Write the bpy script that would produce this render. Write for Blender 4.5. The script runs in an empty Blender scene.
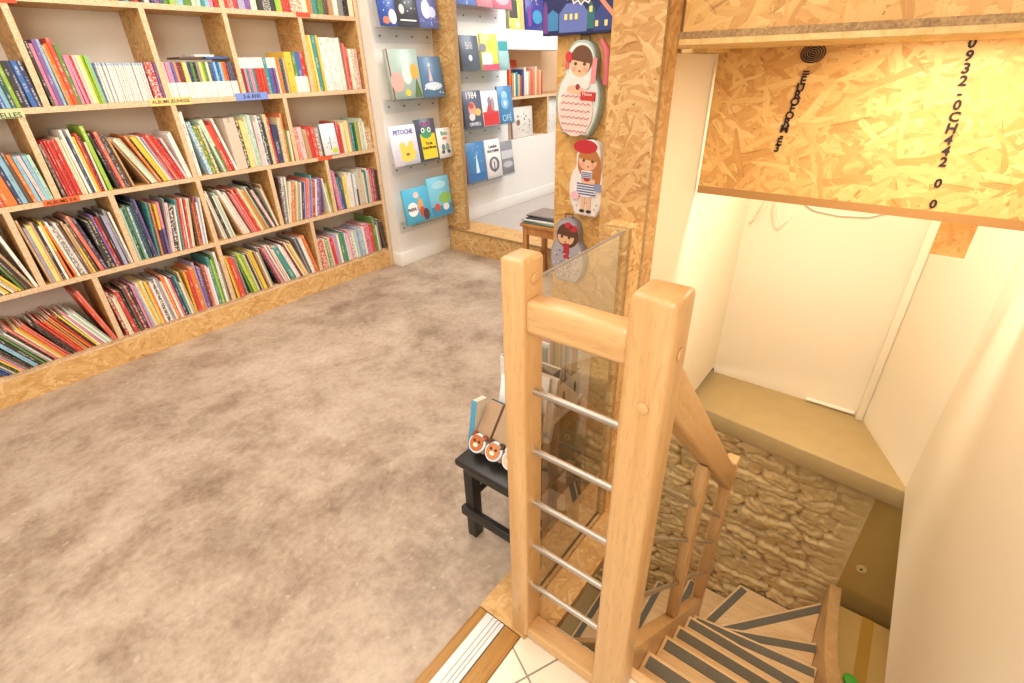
import bpy, bmesh, math, random, re
import numpy as np
from mathutils import Vector, Matrix
rnd = random.Random(7)
SC = bpy.context.scene
COL = SC.collection

# ------------------------------------------------------------------ materials
def lin(c):
    if isinstance(c, str):
        c = tuple(int(c[i:i+2], 16)/255 for i in (0, 2, 4))
    return tuple((x/12.92 if x <= .04045 else ((x+.055)/1.055)**2.4) for x in c)

def newmat(name):
    m = bpy.data.materials.new(name); m.use_nodes = True
    nt = m.node_tree; nt.nodes.clear()
    out = nt.nodes.new('ShaderNodeOutputMaterial')
    b = nt.nodes.new('ShaderNodeBsdfPrincipled')
    nt.links.new(b.outputs[0], out.inputs[0])
    return m, nt, b, out

def N(nt, t, **kw):
    n = nt.nodes.new(t)
    for k, v in kw.items():
        if k.startswith('i_'): n.inputs[k[2:].replace('_', ' ')].default_value = v
        else: setattr(n, k, v)
    return n

def math_(nt, op, a, b=None, c=None):
    n = nt.nodes.new('ShaderNodeMath'); n.operation = op
    for i, x in enumerate((a, b, c)):
        if x is None: continue
        if isinstance(x, (int, float)): n.inputs[i].default_value = x
        else: nt.links.new(x, n.inputs[i])
    return n.outputs[0]

def mix_(nt, fac, a, b, blend='MIX'):
    n = nt.nodes.new('ShaderNodeMix'); n.data_type = 'RGBA'; n.blend_type = blend
    for s, x in ((n.inputs[0], fac), (n.inputs[6], a), (n.inputs[7], b)):
        if isinstance(x, (int, float)): s.default_value = x
        elif isinstance(x, tuple): s.default_value = (*x[:3], 1)
        else: nt.links.new(x, s)
    return n.outputs[2]

def ramp_(nt, fac, stops):
    n = nt.nodes.new('ShaderNodeValToRGB')
    e = n.color_ramp.elements
    while len(e) < len(stops): e.new(.5)
    for el, (p, c) in zip(e, stops): el.position = p; el.color = (*c[:3], 1)
    nt.links.new(fac, n.inputs[0]); return n.outputs[0]

def noise_(nt, vec, scale, detail=3, rough=.55, dist=0):
    n = nt.nodes.new('ShaderNodeTexNoise')
    n.inputs['Scale'].default_value = scale; n.inputs['Detail'].default_value = detail
    n.inputs['Roughness'].default_value = rough; n.inputs['Distortion'].default_value = dist
    if vec is not None: nt.links.new(vec, n.inputs['Vector'])
    return n.outputs['Fac']

def map_(nt, vec, scale=(1, 1, 1), rot=(0, 0, 0), loc=(0, 0, 0)):
    n = nt.nodes.new('ShaderNodeMapping'); n.vector_type = 'POINT'
    n.inputs['Scale'].default_value = scale; n.inputs['Rotation'].default_value = rot; n.inputs['Location'].default_value = loc
    nt.links.new(vec, n.inputs[0]); return n.outputs[0]

def coord(nt, which='Object'):
    n = nt.nodes.new('ShaderNodeTexCoord'); return n.outputs[which]

def bump_(nt, b, h, strength=.3, dist=.005):
    n = nt.nodes.new('ShaderNodeBump'); n.inputs['Strength'].default_value = strength; n.inputs['Distance'].default_value = dist
    nt.links.new(h, n.inputs['Height']); nt.links.new(n.outputs[0], b.inputs['Normal'])

def m_flat(name, c, rough=.6, metal=0, var=.06, scale=18, spec=.5, emit=0):
    m, nt, b, o = newmat(name)
    f = noise_(nt, coord(nt), scale, 3)
    c = lin(c)
    col = mix_(nt, f, tuple(x*(1-var) for x in c), tuple(min(1, x*(1+var)) for x in c))
    nt.links.new(col, b.inputs['Base Color'])
    b.inputs['Roughness'].default_value = rough; b.inputs['Metallic'].default_value = metal
    b.inputs['Specular IOR Level'].default_value = spec
    if emit:
        nt.links.new(col, b.inputs['Emission Color']); b.inputs['Emission Strength'].default_value = emit
    return m

def m_osb(name, tint=(1, 1, 1), scale=1.0, contrast=1.0):
    m, nt, b, o = newmat(name)
    uv = coord(nt, 'UV')
    warp = nt.nodes.new('ShaderNodeTexNoise'); warp.inputs['Scale'].default_value = 9; warp.inputs['Detail'].default_value = 2
    nt.links.new(uv, warp.inputs['Vector'])
    va = nt.nodes.new('ShaderNodeVectorMath'); va.operation = 'MULTIPLY_ADD'
    nt.links.new(warp.outputs['Color'], va.inputs[0]); va.inputs[1].default_value = (.03, .03, 0); nt.links.new(uv, va.inputs[2])
    base = va.outputs[0]
    best_h = best_c = None
    for ang, sx, sy, off in ((12, 8, 52, 0), (-38, 11, 64, 3.7), (62, 12, 58, 9.1), (-75, 9, 70, 5.3), (33, 15, 80, 1.9), (-8, 18, 90, 7.7)):
        v = map_(nt, base, rot=(0, 0, math.radians(ang)))
        v = map_(nt, v, scale=(sx*scale, sy*scale, 1), loc=(off, off*1.7, 0))
        vo = nt.nodes.new('ShaderNodeTexVoronoi'); vo.voronoi_dimensions = '2D'; vo.feature = 'F1'; vo.distance = 'CHEBYCHEV'
        vo.inputs['Scale'].default_value = 1; nt.links.new(v, vo.inputs['Vector'])
        sep = nt.nodes.new('ShaderNodeSeparateColor'); nt.links.new(vo.outputs['Color'], sep.inputs[0])
        h, c = sep.outputs[0], sep.outputs[1]
        # grain along each strand
        g = noise_(nt, map_(nt, v, scale=(1.2, 9, 1)), 1.0, 2)
        c = math_(nt, 'ADD', c, math_(nt, 'MULTIPLY', math_(nt, 'SUBTRACT', g, .5), .75))
        c = math_(nt, 'SUBTRACT', c, math_(nt, 'MULTIPLY', math_(nt, 'GREATER_THAN', vo.outputs['Distance'], .6), .12))
        if best_h is None: best_h, best_c = h, c
        else:
            gt = math_(nt, 'GREATER_THAN', h, best_h)
            best_c = math_(nt, 'ADD', math_(nt, 'MULTIPLY', gt, c), math_(nt, 'MULTIPLY', math_(nt, 'SUBTRACT', 1, gt), best_c))
            best_h = math_(nt, 'MAXIMUM', h, best_h)
    f = math_(nt, 'MULTIPLY_ADD', math_(nt, 'SUBTRACT', best_c, .5), contrast, .5)
    t = tint
    st = [(.0, lin('946a38')), (.07, lin('b88a50')), (.28, lin('c89c62')), (.55, lin('d3ab72')), (.8, lin('dcba84')), (1, lin('e8cd9e'))]
    col = ramp_(nt, f, [(p, (c[0]*t[0], c[1]*t[1], c[2]*t[2])) for p, c in st])
    spk = noise_(nt, uv, 55, 2)
    sp = math_(nt, 'LESS_THAN', spk, .29)
    col = mix_(nt, math_(nt, 'MULTIPLY', sp, .5), col, lin('6a4420'))
    for ang, of in ((25, 0), (-50, 4)):
        st2 = noise_(nt, map_(nt, map_(nt, base, rot=(0, 0, math.radians(ang))), scale=(14*scale, 110*scale, 1), loc=(of, of, 0)), 1, 2)
        col = mix_(nt, math_(nt, 'MULTIPLY', math_(nt, 'LESS_THAN', st2, .30), .45), col, lin('7a5228'))
    nt.links.new(col, b.inputs['Base Color']); b.inputs['Roughness'].default_value = .55
    bump_(nt, b, f, .25, .002)
    return m

def m_edge(name, c1, c2, c3):
    m, nt, b, o = newmat(name)
    v = coord(nt)
    f = noise_(nt, v, 160, 3, .7); g = noise_(nt, v, 45, 2)
    col = ramp_(nt, math_(nt, 'ADD', math_(nt, 'MULTIPLY', f, .75), math_(nt, 'MULTIPLY', g, .25)), [(.33, lin(c1)), (.46, lin(c2)), (.6, lin(c3))])
    nt.links.new(col, b.inputs['Base Color']); b.inputs['Roughness'].default_value = .7
    return m

def m_wood(name, c1, c2, axis='X', rough=.38, coat=.2):
    m, nt, b, o = newmat(name)
    v = coord(nt)
    s = {'X': (1.5, 26, 26), 'Y': (26, 1.5, 26), 'Z': (26, 26, 1.5)}[axis]
    f = noise_(nt, map_(nt, v, scale=s), 1, 4, .6, .6)
    s2 = tuple(q*7 if q > 2 else q*14 for q in s)
    fl = noise_(nt, map_(nt, v, scale=s2), 1, 2, .5)
    col = ramp_(nt, f, [(.3, lin(c1)), (.7, lin(c2))])
    col = mix_(nt, math_(nt, 'MULTIPLY', math_(nt, 'LESS_THAN', fl, .4), .22), col, tuple(x*.6 for x in lin(c1)))
    nt.links.new(col, b.inputs['Base Color']); b.inputs['Roughness'].default_value = rough
    b.inputs['Coat Weight'].default_value = coat; b.inputs['Coat Roughness'].default_value = .25
    return m

def m_concrete(name):
    m, nt, b, o = newmat(name)
    v = coord(nt)
    n1 = noise_(nt, v, 1.3, 6, .6, .2); n2 = noise_(nt, v, 4.2, 9, .68, .1); n3 = noise_(nt, v, 40, 6, .7)
    f = math_(nt, 'ADD', math_(nt, 'ADD', math_(nt, 'MULTIPLY', n1, .34), math_(nt, 'MULTIPLY', n2, .42)), math_(nt, 'MULTIPLY', n3, .24))
    col = ramp_(nt, f, [(.34, lin('705c4c')), (.43, lin('8f7a68')), (.50, lin('a8937f')), (.57, lin('b9a693')), (.68, lin('cdbeac'))])
    vein = noise_(nt, map_(nt, v, loc=(4, 2, 0)), 2.0, 9, .72, .4)
    vm = math_(nt, 'SUBTRACT', 1, math_(nt, 'MINIMUM', math_(nt, 'MULTIPLY', math_(nt, 'ABSOLUTE', math_(nt, 'SUBTRACT', vein, .5)), 14), 1))
    col = mix_(nt, math_(nt, 'MULTIPLY', vm, .2), col, lin('dccdb8'))
    sp = noise_(nt, v, 24, 2)
    col = mix_(nt, math_(nt, 'MULTIPLY', math_(nt, 'GREATER_THAN', sp, .70), .25), col, lin('e0d3c0'))
    nt.links.new(col, b.inputs['Base Color'])
    r = math_(nt, 'MULTIPLY_ADD', n2, .35, .32)
    nt.links.new(r, b.inputs['Roughness'])
    bump_(nt, b, n3, .08, .003)
    return m

def m_tile(name):
    m, nt, b, o = newmat(name)
    v = map_(nt, coord(nt), rot=(0, 0, math.radians(25.6)))
    sep = nt.nodes.new('ShaderNodeSeparateXYZ'); nt.links.new(v, sep.inputs[0])
    g = None
    cr, sr = math.cos(math.radians(25.6)), math.sin(math.radians(25.6))
    cx, cy = .5775*cr-.4285*sr, .5775*sr+.4285*cr       # where the grout lines cross
    for s, c0 in ((sep.outputs[0], cx), (sep.outputs[1], cy)):
        q = math_(nt, 'ABSOLUTE', math_(nt, 'SUBTRACT', math_(nt, 'FRACT', math_(nt, 'ADD', math_(nt, 'DIVIDE', math_(nt, 'SUBTRACT', s, c0), .2), 100.5)), .5))
        l = math_(nt, 'LESS_THAN', q, .012)
        g = l if g is None else math_(nt, 'MAXIMUM', g, l)
    f = noise_(nt, coord(nt), 14, 4)
    col = mix_(nt, f, lin('e2d5bd'), lin('f1e8d6'))
    col = mix_(nt, g, col, lin('8d8272'))
    nt.links.new(col, b.inputs['Base Color']); b.inputs['Roughness'].default_value = .35
    return m

def m_clear(name, tint=(1, 1, 1), boost=1.0, base=0.0, rough=.02):
    """flat sheet of glass: transparent with a Fresnel reflection"""
    m = bpy.data.materials.new(name); m.use_nodes = True; nt = m.node_tree; nt.nodes.clear()
    out = nt.nodes.new('ShaderNodeOutputMaterial'); mx = nt.nodes.new('ShaderNodeMixShader')
    tr = nt.nodes.new('ShaderNodeBsdfTransparent'); tr.inputs[0].default_value = (*tint, 1)
    gl = nt.nodes.new('ShaderNodeBsdfGlossy'); gl.inputs['Roughness'].default_value = rough
    ge = nt.nodes.new('ShaderNodeNewGeometry'); dp = nt.nodes.new('ShaderNodeVectorMath'); dp.operation = 'DOT_PRODUCT'
    nt.links.new(ge.outputs['Normal'], dp.inputs[0]); nt.links.new(ge.outputs['Incoming'], dp.inputs[1])
    fr = math_(nt, 'POWER', math_(nt, 'SUBTRACT', 1, math_(nt, 'ABSOLUTE', dp.outputs['Value'])), 3.2)
    f = math_(nt, 'MINIMUM', math_(nt, 'MULTIPLY_ADD', fr, boost, base), .92)
    nt.links.new(f, mx.inputs[0]); nt.links.new(tr.outputs[0], mx.inputs[1]); nt.links.new(gl.outputs[0], mx.inputs[2])
    nt.links.new(mx.outputs[0], out.inputs[0])
    return m

def m_book(name):
    m, nt, b, o = newmat(name)
    def att(n, out='Color'):
        a = nt.nodes.new('ShaderNodeAttribute'); a.attribute_type = 'OBJECT'; a.attribute_name = n; return a.outputs[out]
    v = coord(nt)
    sep = nt.nodes.new('ShaderNodeSeparateXYZ'); nt.links.new(v, sep.inputs[0])
    x, y, z = sep.outputs
    c1, c2, c3 = att('ink_a'), att('ink_b'), att('ink_c')
    low = math_(nt, 'LESS_THAN', z, att('split', 'Fac'))
    oi = nt.nodes.new('ShaderNodeObjectInfo')
    seed = math_(nt, 'MULTIPLY', oi.outputs['Random'], 50)
    cmb = nt.nodes.new('ShaderNodeCombineXYZ')
    nt.links.new(math_(nt, 'ADD', x, seed), cmb.inputs[0]); nt.links.new(y, cmb.inputs[1]); nt.links.new(z, cmb.inputs[2])
    pv = noise_(nt, cmb.outputs[0], 95, 2)
    pat = math_(nt, 'MULTIPLY', math_(nt, 'GREATER_THAN', pv, .53), math_(nt, 'MULTIPLY', att('pattern', 'Fac'), .75))
    col = mix_(nt, math_(nt, 'MAXIMUM', low, pat), c1, c2)
    # lettering runs along the spine
    w = att('thick', 'Fac')
    mid = math_(nt, 'LESS_THAN', math_(nt, 'ABSOLUTE', math_(nt, 'SUBTRACT', x, math_(nt, 'MULTIPLY', w, .5))), math_(nt, 'MULTIPLY', w, .2))
    front = math_(nt, 'LESS_THAN', y, .002)
    tv = noise_(nt, map_(nt, cmb.outputs[0], scale=(90, 0, 230)), 1, 1)
    gap = noise_(nt, map_(nt, cmb.outputs[0], scale=(3, 0, 16)), 1, 1)
    txt = math_(nt, 'MULTIPLY', math_(nt, 'MULTIPLY', math_(nt, 'GREATER_THAN', tv, .5), math_(nt, 'GREATER_THAN', gap, .52)), math_(nt, 'MULTIPLY', mid, front))
    col = mix_(nt, math_(nt, 'MULTIPLY', txt, .5), col, c3)
    wear = noise_(nt, cmb.outputs[0], 120, 3)
    col = mix_(nt, math_(nt, 'MULTIPLY', wear, .07), col, (1, .97, .92))
    nt.links.new(col, b.inputs['Base Color']); b.inputs['Roughness'].default_value = .42
    return m

def m_pages(name):
    m, nt, b, o = newmat(name)
    f = noise_(nt, map_(nt, coord(nt), scale=(900, 5, 5)), 1, 2)
    col = ramp_(nt, f, [(.35, lin('b9ac98')), (.65, lin('e9e0d0'))])
    nt.links.new(col, b.inputs['Base Color']); b.inputs['Roughness'].default_value = .85
    return m

def m_stone(name):
    m, nt, b, o = newmat(name)
    v = coord(nt)
    f = noise_(nt, v, 22, 6, .65); g = noise_(nt, v, 3, 3)
    col = ramp_(nt, math_(nt, 'ADD', math_(nt, 'MULTIPLY', f, .5), math_(nt, 'MULTIPLY', g, .5)), [(.3, lin('b3945e')), (.5, lin('c6a872')), (.7, lin('d6bc88'))])
    nt.links.new(col, b.inputs['Base Color']); b.inputs['Roughness'].default_value = .5
    bump_(nt, b, f, .35, .006)
    return m

MOSB = m_osb('osb_board', (.97, .93, .84), 1.15, .8); MOSBW = m_osb('osb_board_header', (1.0, .90, .66), .8, .72); MOSBC = m_osb('osb_board_column', (.84, .76, .66), 1.35, .75)
MOSBL = m_osb('osb_board_shelf', (.95, .86, .68), 1.2, .8)
MOSBP = m_osb('osb_board_pale', (1.0, .95, .86), 1.3, .6)
MEDGE = m_edge('osb_edge_pale', 'b88f64', 'd8b68e', 'e8cfac')
MEDGED = m_edge('osb_edge_brown', '7d5f3e', '98774e', 'b3915f')
MOSBQ = m_osb('osb_board_plinth', (1.08, 1.05, .98), 1.0, .62)
MBX, MBY, MBZ = (m_wood('beech_'+a, 'c4965f', 'd6ad78', a) for a in 'XYZ')
MLX = m_wood('lumber', 'd3a760', 'e8c98c', 'X', .6, 0)
MTREAD = m_wood('beech_tread', 'dfb682', 'ebcd9e', 'Y', .35)
MSTOOLW = m_wood('stool_oak', 'a56a34', 'c58b50', 'Z', .5)
MTHRW = m_wood('threshold_oak', '9a6a2e', 'c0904a', 'X', .5)
MBLACK = m_flat('black_painted_wood', '23211f', .42, 0, .25, 30)
MWHITE = m_flat('white_paint', 'f1ece4', .55, 0, .015, 6)
MCREAM = m_flat('cream_plaster', 'ece0c8', .6, 0, .03, 4)
MBACK = m_flat('shelf_back_cream', 'f3e8d8', .6, 0, .03, 5)
MCEIL = m_flat('ceiling_white', 'f4f0ea', .8, 0, .01, 5)
MCONC = m_concrete('polished_concrete'); MTILE = m_tile('cream_tile')
MGREYF = m_flat('grey_far_floor', 'b9aea6', .35, 0, .08, 5)
MLEDGE = m_flat('painted_concrete_ledge', 'b39a6a', .55, 0, .09, 12)
MSMOOTH = m_flat('brown_render', 'a98748', .45, 0, .06, 5)
MSTONE = m_stone('painted_rubble')
MSTEEL = m_flat('brushed_steel', 'c6beb4', .38, 1, .05, 90)
MALU = m_flat('white_aluminium', 'c9c6c2', .35, .2, .03, 20)
MGRIP = m_flat('grey_antislip', '6d685c', .9, 0, .3, 160)
MDARK = m_flat('dark_gap', '3a2c20', .9, 0, .1, 20)
MCARD = m_flat('cardboard', 'c09a55', .75, 0, .06, 10); MTAPE = m_flat('parcel_tape', 'b0832f', .35, 0, .05, 14)
MGREEN = m_flat('green_plastic', '4fae2c', .5, 0, .1, 20)
MGLASS = m_clear('guard_glass', (.97, .97, .95), .9, .34)
MACRYL = m_clear('clear_acrylic', (.97, .98, .99), .5, .03, .08)
MBOOK = m_book('book_cover'); MPAGE = m_pages('book_pages')
MPLAST = m_flat('white_box_board', 'ece8e2', .5, 0, .03, 12)
MSCREW = m_flat('grey_screw', '6b6660', .4, .8, .1, 50)
MINK = m_flat('stamp_ink', '2c1c1e', .8, 0, .2, 60)
MINK2 = m_flat('black_ink', '2a2320', .8, 0, .1, 60)
MWCABLE = m_flat('white_cable', 'efe6d4', .5, 0, .02, 30)
_mc = {}
def MC(hexs, rough=.5):
    k = (hexs, rough)
    if k not in _mc: _mc[k] = m_flat('colour_'+hexs, hexs, rough, 0, .05, 30)
    return _mc[k]

# ------------------------------------------------------------------ mesh builder
class MB:
    def __init__(s): s.v = []; s.f = []; s.m = []; s.sm = []
    def add(s, vs, fs, mi=0, smooth=False):
        o = len(s.v); s.v += [tuple(p) for p in vs]
        for f in fs: s.f.append(tuple(i+o for i in f)); s.m.append(mi); s.sm.append(smooth)
        return s
    def box(s, x0, x1, y0, y1, z0, z1, mi=0, edge=None, emax=.045):
        x0, x1 = sorted((x0, x1)); y0, y1 = sorted((y0, y1)); z0, z1 = sorted((z0, z1))
        vs = [(x, y, z) for x in (x0, x1) for y in (y0, y1) for z in (z0, z1)]
        fs = [(0, 1, 3, 2), (4, 6, 7, 5), (0, 4, 5, 1), (2, 3, 7, 6), (0, 2, 6, 4), (1, 5, 7, 3)]
        d = ((y1-y0, z1-z0), (x1-x0, z1-z0), (x1-x0, y1-y0))
        o = len(s.v); s.v += vs
        for k, f in enumerate(fs):
            s.f.append(tuple(i+o for i in f)); s.sm.append(False)
            s.m.append(edge if edge is not None and min(d[k//2]) <= emax else mi)
        return s
    def prism(s, poly, a0, a1, axis='Y', mi=0):
        """poly: list of 2D points; axis Y: (x,z), X: (y,z), Z: (x,y)"""
        def P(p, a): return {'Y': (p[0], a, p[1]), 'X': (a, p[0], p[1]), 'Z': (p[0], p[1], a)}[axis]
        n = len(poly); vs = [P(p, a0) for p in poly]+[P(p, a1) for p in poly]
        fs = [tuple(range(n))[::-1], tuple(range(n, 2*n))]+[(i, (i+1) % n, n+(i+1) % n, n+i) for i in range(n)]
        return s.add(vs, fs, mi)
    def tube(s, pts, r, seg=10, mi=0, cap=True):
        pts = [Vector(p) for p in pts]; rings = []
        up = None
        for i, p in enumerate(pts):
            t = (pts[min(i+1, len(pts)-1)]-pts[max(i-1, 0)]).normalized()
            if up is None: up = t.orthogonal().normalized()
            up = (up-t*up.dot(t)).normalized(); w = t.cross(up)
            rr = r[i] if isinstance(r, (list, tuple)) else r
            rings.append([p+up*rr*math.cos(2*math.pi*k/seg)+w*rr*math.sin(2*math.pi*k/seg) for k in range(seg)])
        vs = [q for R in rings for q in R]; fs = []
        for i in range(len(pts)-1):
            for k in range(seg):
                a = i*seg+k; b_ = i*seg+(k+1) % seg
                fs.append((a, b_, b_+seg, a+seg))
        s.add(vs, fs, mi, True)
        if cap: s.add(rings[0], [tuple(range(seg))[::-1]], mi); s.add(rings[-1], [tuple(range(seg))], mi)
        return s
    def disc(s, c, n, r, t=.002, seg=16, mi=0, sx=1, sy=1):
        n = Vector(n).normalized(); u = Vector((0, 0, 1)).cross(n)
        u = u.normalized() if u.length > .01 else Vector((1, 0, 0)); w = n.cross(u)
        c = Vector(c); P = lambda k, h: c+u*r*sx*math.cos(2*math.pi*k/seg)+w*r*sy*math.sin(2*math.pi*k/seg)+n*h
        vs = [P(k, 0) for k in range(seg)]+[P(k, t) for k in range(seg)]
        fs = [tuple(range(seg))[::-1], tuple(range(seg, 2*seg))]+[(k, (k+1) % seg, seg+(k+1) % seg, seg+k) for k in range(seg)]
        return s.add(vs, fs, mi)
    def build(s, name, mats, parent=None, loc=(0, 0, 0), rot=None, bevel=0, seg=2, sharp=30):
        me = bpy.data.meshes.new(name); me.from_pydata(s.v, [], s.f)
        mats = mats if isinstance(mats, (list, tuple)) else [mats]
        for m in mats: me.materials.append(m)
        me.polygons.foreach_set('material_index', s.m); me.polygons.foreach_set('use_smooth', s.sm)
        bm = bmesh.new(); bm.from_mesh(me)
        bmesh.ops.recalc_face_normals(bm, faces=bm.faces)
        if bevel:
            es = [e for e in bm.edges if len(e.link_faces) == 2 and e.calc_face_angle(0) > math.radians(sharp)]
            bmesh.ops.bevel(bm, geom=es, offset=bevel, segments=seg, affect='EDGES', profile=.5, clamp_overlap=True)
            for f in bm.faces: f.smooth = True
        uvl = bm.loops.layers.uv.new('UVMap'); ox, oy = rnd.random()*9, rnd.random()*9
        for f in bm.faces:
            n = f.normal; ax = max(range(3), key=lambda i: abs(n[i]))
            for l in f.loops:
                c = l.vert.co
                l[uvl].uv = ((c.y, c.z), (c.x, c.z), (c.x, c.y))[ax]
                l[uvl].uv = (l[uvl].uv[0]+ox+ax, l[uvl].uv[1]+oy)
        bm.to_mesh(me); bm.free()
        if bevel:
            me.set_sharp_from_angle(angle=math.radians(50))
        ob = bpy.data.objects.new(name, me); COL.objects.link(ob)
        ob.location = loc
        if rot: ob.rotation_euler = rot
        if parent: ob.parent = parent
        return ob

def tag(o, label=None, cat=None, group=None, kind=None):
    if label: o['label'] = label
    if cat: o['category'] = cat
    if group: o['group'] = group
    if kind: o['kind'] = kind
    return o
def thing(name, label, cat, loc=(0, 0, 0), rot=(0, 0, 0), group=None):
    o = bpy.data.objects.new(name, None); COL.objects.link(o); o.location = loc; o.rotation_euler = rot
    o.empty_display_size = .05
    return tag(o, label, cat, group)
def struct(name, mb, mats, label, **kw):
    o = mb.build(name, mats, **kw); tag(o, label, None, None, 'structure'); return o
def box(*a, **k): return MB().box(*a, **k)

def text(name, s, size, mat, parent=None, loc=(0, 0, 0), rot=(0, 0, 0), align='CENTER', xs=1, depth=.0006, bold=0):
    c = bpy.data.curves.new('t', 'FONT'); c.body = s; c.size = size; c.align_x = align; c.align_y = 'CENTER'; c.extrude = depth; c.offset = bold
    c.resolution_u = 2
    t = bpy.data.objects.new('t', c); COL.objects.link(t)
    bpy.context.view_layer.update()
    dg = bpy.context.evaluated_depsgraph_get()
    me = bpy.data.meshes.new_from_object(t.evaluated_get(dg)); bpy.data.objects.remove(t)
    me.name = name; me.materials.clear(); me.materials.append(mat)
    if xs != 1:
        for v in me.vertices: v.co.x *= xs
    o = bpy.data.objects.new(name, me); COL.objects.link(o); o.location = loc; o.rotation_euler = rot
    if parent: o.parent = parent
    return o
FRONT = (math.pi/2, 0, 0)             # readable from -Y
WEST = (math.pi/2, 0, -math.pi/2)     # readable from -X

# ------------------------------------------------------------------ camera
M = ((0.60817, -0.79349, -0.02102), (0.39482, 0.27924, 0.87530), (0.68868, 0.54020, -0.48270))
cam = bpy.data.cameras.new('camera'); co = bpy.data.objects.new('camera', cam); COL.objects.link(co)
r_, u_, f_ = (Vector(x).normalized() for x in M)
r_ = (r_-f_*r_.dot(f_)).normalized(); u_ = r_.cross(f_)
mw = Matrix((r_, u_, -f_)).transposed().to_4x4(); mw.translation = (0, 0, 1.4)
co.matrix_world = mw
cam.sensor_fit = 'HORIZONTAL'; cam.sensor_width = 36; cam.lens = 36*497.88/1024; cam.clip_start = .02
SC.camera = co

# ------------------------------------------------------------------ setting: shop floor and walls
SHY = 3.168                                        # front plane of the long bookshelf
struct('floor', MB().box(-2.4, 3.05, .656, 3.5, -.3, 0), MCONC, 'polished brown concrete shop floor')
struct('floor_landing', MB().box(-2.4, .735, -.39, .503, -.3, 0), MTILE, 'cream tiled landing at the stair head')
struct('floor_far_room', MB().box(3.06, 6.6, .9, 3.6, -.3, .185), MGREYF, 'grey raised floor of the far room')
struct('ceiling', MB().box(-2.4, 6.6, -1.2, 3.6, 2.75, 2.8), MCEIL, 'white shop ceiling')
struct('wall_back', MB().box(-2.4, 2.49, 3.43, 3.5, 0, 2.75), MBACK, 'cream wall behind the bookshelf')
struct('wall_pier', MB().box(2.494, 3.06, 3.07, 3.5, 0, 2.75), MWHITE, 'white wall pier beside the bookshelf')
struct('baseboard_pier', MB().box(2.480, 3.05, 3.056, 3.07, 0, .105).box(2.480, 2.494, 3.07, 3.16, 0, .105), MWHITE, 'white baseboard of the pier', bevel=.002)
struct('wall_far_display', MB().box(3.09, 3.93, 3.07, 3.5, .185, 2.75), MWHITE, 'white far room wall with display racks')
struct('wall_far_low', MB().box(3.93, 6.6, 3.08, 3.13, .185, .79), MWHITE, 'white low wall of the far room')
struct('wall_far_niche', MB().box(3.93, 6.6, 3.44, 3.5, .185, 2.75).box(3.93, 6.6, 3.13, 3.44, .75, .79), MC('e8c6a0', .7), 'peach back of the far room book niche')
struct('trim_far_band', MB().box(3.93, 5.0, 3.07, 3.44, 1.535, 1.685), MWHITE, 'white band above the far niche')
struct('baseboard_far', MB().box(3.09, 6.6, 3.055, 3.07, .185, .285), MWHITE, 'white baseboard of the far room', bevel=.002)
struct('wall_far_end', MB().box(6.5, 6.6, .9, 3.6, 0, 2.75), MWHITE, 'white end wall of the far room')
# OSB opening to the far room
struct('wall_partition_jamb', MB().box(3.05, 3.09, 2.85, 3.068, .2, 2.75, edge=1), [MOSB, MEDGED], 'oriented strand board jamb of the opening')
struct('wall_partition_lintel', MB().box(3.05, 3.09, .95, 2.85, 2.3, 2.75, edge=1), [MOSB, MEDGED], 'oriented strand board over the opening')
struct('wall_partition', MB().box(3.05, 3.09, .75, 1.45, 0, 2.3, edge=1), [MOSB, MEDGED], 'oriented strand board partition')
struct('trim_step_riser', MB().box(3.045, 3.06, 1.45, 3.05, 0, .178, edge=1), [MOSB, MEDGED], 'oriented strand board riser of the step')
struct('trim_step_nosing', MB().box(3.035, 3.29, 1.45, 3.05, .178, .196, mi=0, edge=1, emax=.03), [MOSBP, MEDGED], 'oriented strand board nosing of the step')

# threshold strips
struct('trim_threshold_wood', MB().box(-2.4, .648, .622, .655, -.05, .004), MTHRW, 'oak strip along the concrete', bevel=.002)
thb = MB().box(-2.4, .646, .560, .622, -.05, .006)
for yy in (.575, .586, .6): thb.box(-2.4, .646, yy-.002, yy+.002, .006, .009)
struct('trim_threshold_aluminium', thb, MALU, 'white ribbed aluminium threshold strip')
struct('trim_threshold_wood_inner', MB().box(-2.4, .648, .505, .558, -.05, .004), MTHRW, 'oak strip beside the tiles', bevel=.002)
struct('trim_sill_osb', MB().box(.65, 1.36, .4905, .655, -.03, .004, edge=1).box(.714, 1.36, .44, .49, -.03, .004, edge=1), [MOSBP, MEDGED], 'oriented strand board sill along the stairwell edge')
struct('trim_glass_bead', MB().box(.74, 1.165, .528, .532, .004, .010).box(.74, 1.165, .546, .550, .004, .010), MEDGED, 'thin beads holding the glass')

# OSB column and guard post
struct('column_osb', MB().box(1.258, 1.278, .528, .662, 0, 2.75, edge=1).box(1.278, 1.347, .528, .548, 0, 2.75, edge=2), [MOSBC, MEDGED, MOSBP], 'oriented strand board column at the stairwell corner')
struct('column_guard_post', MB().box(1.165, 1.184, .528, .607, .004, 1.03, edge=1).box(1.186, 1.2575, .528, .607, .004, 1.03, edge=1, emax=.03), [MOSB, MEDGED, MOSBW], 'short oriented strand board post holding the glass')

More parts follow.
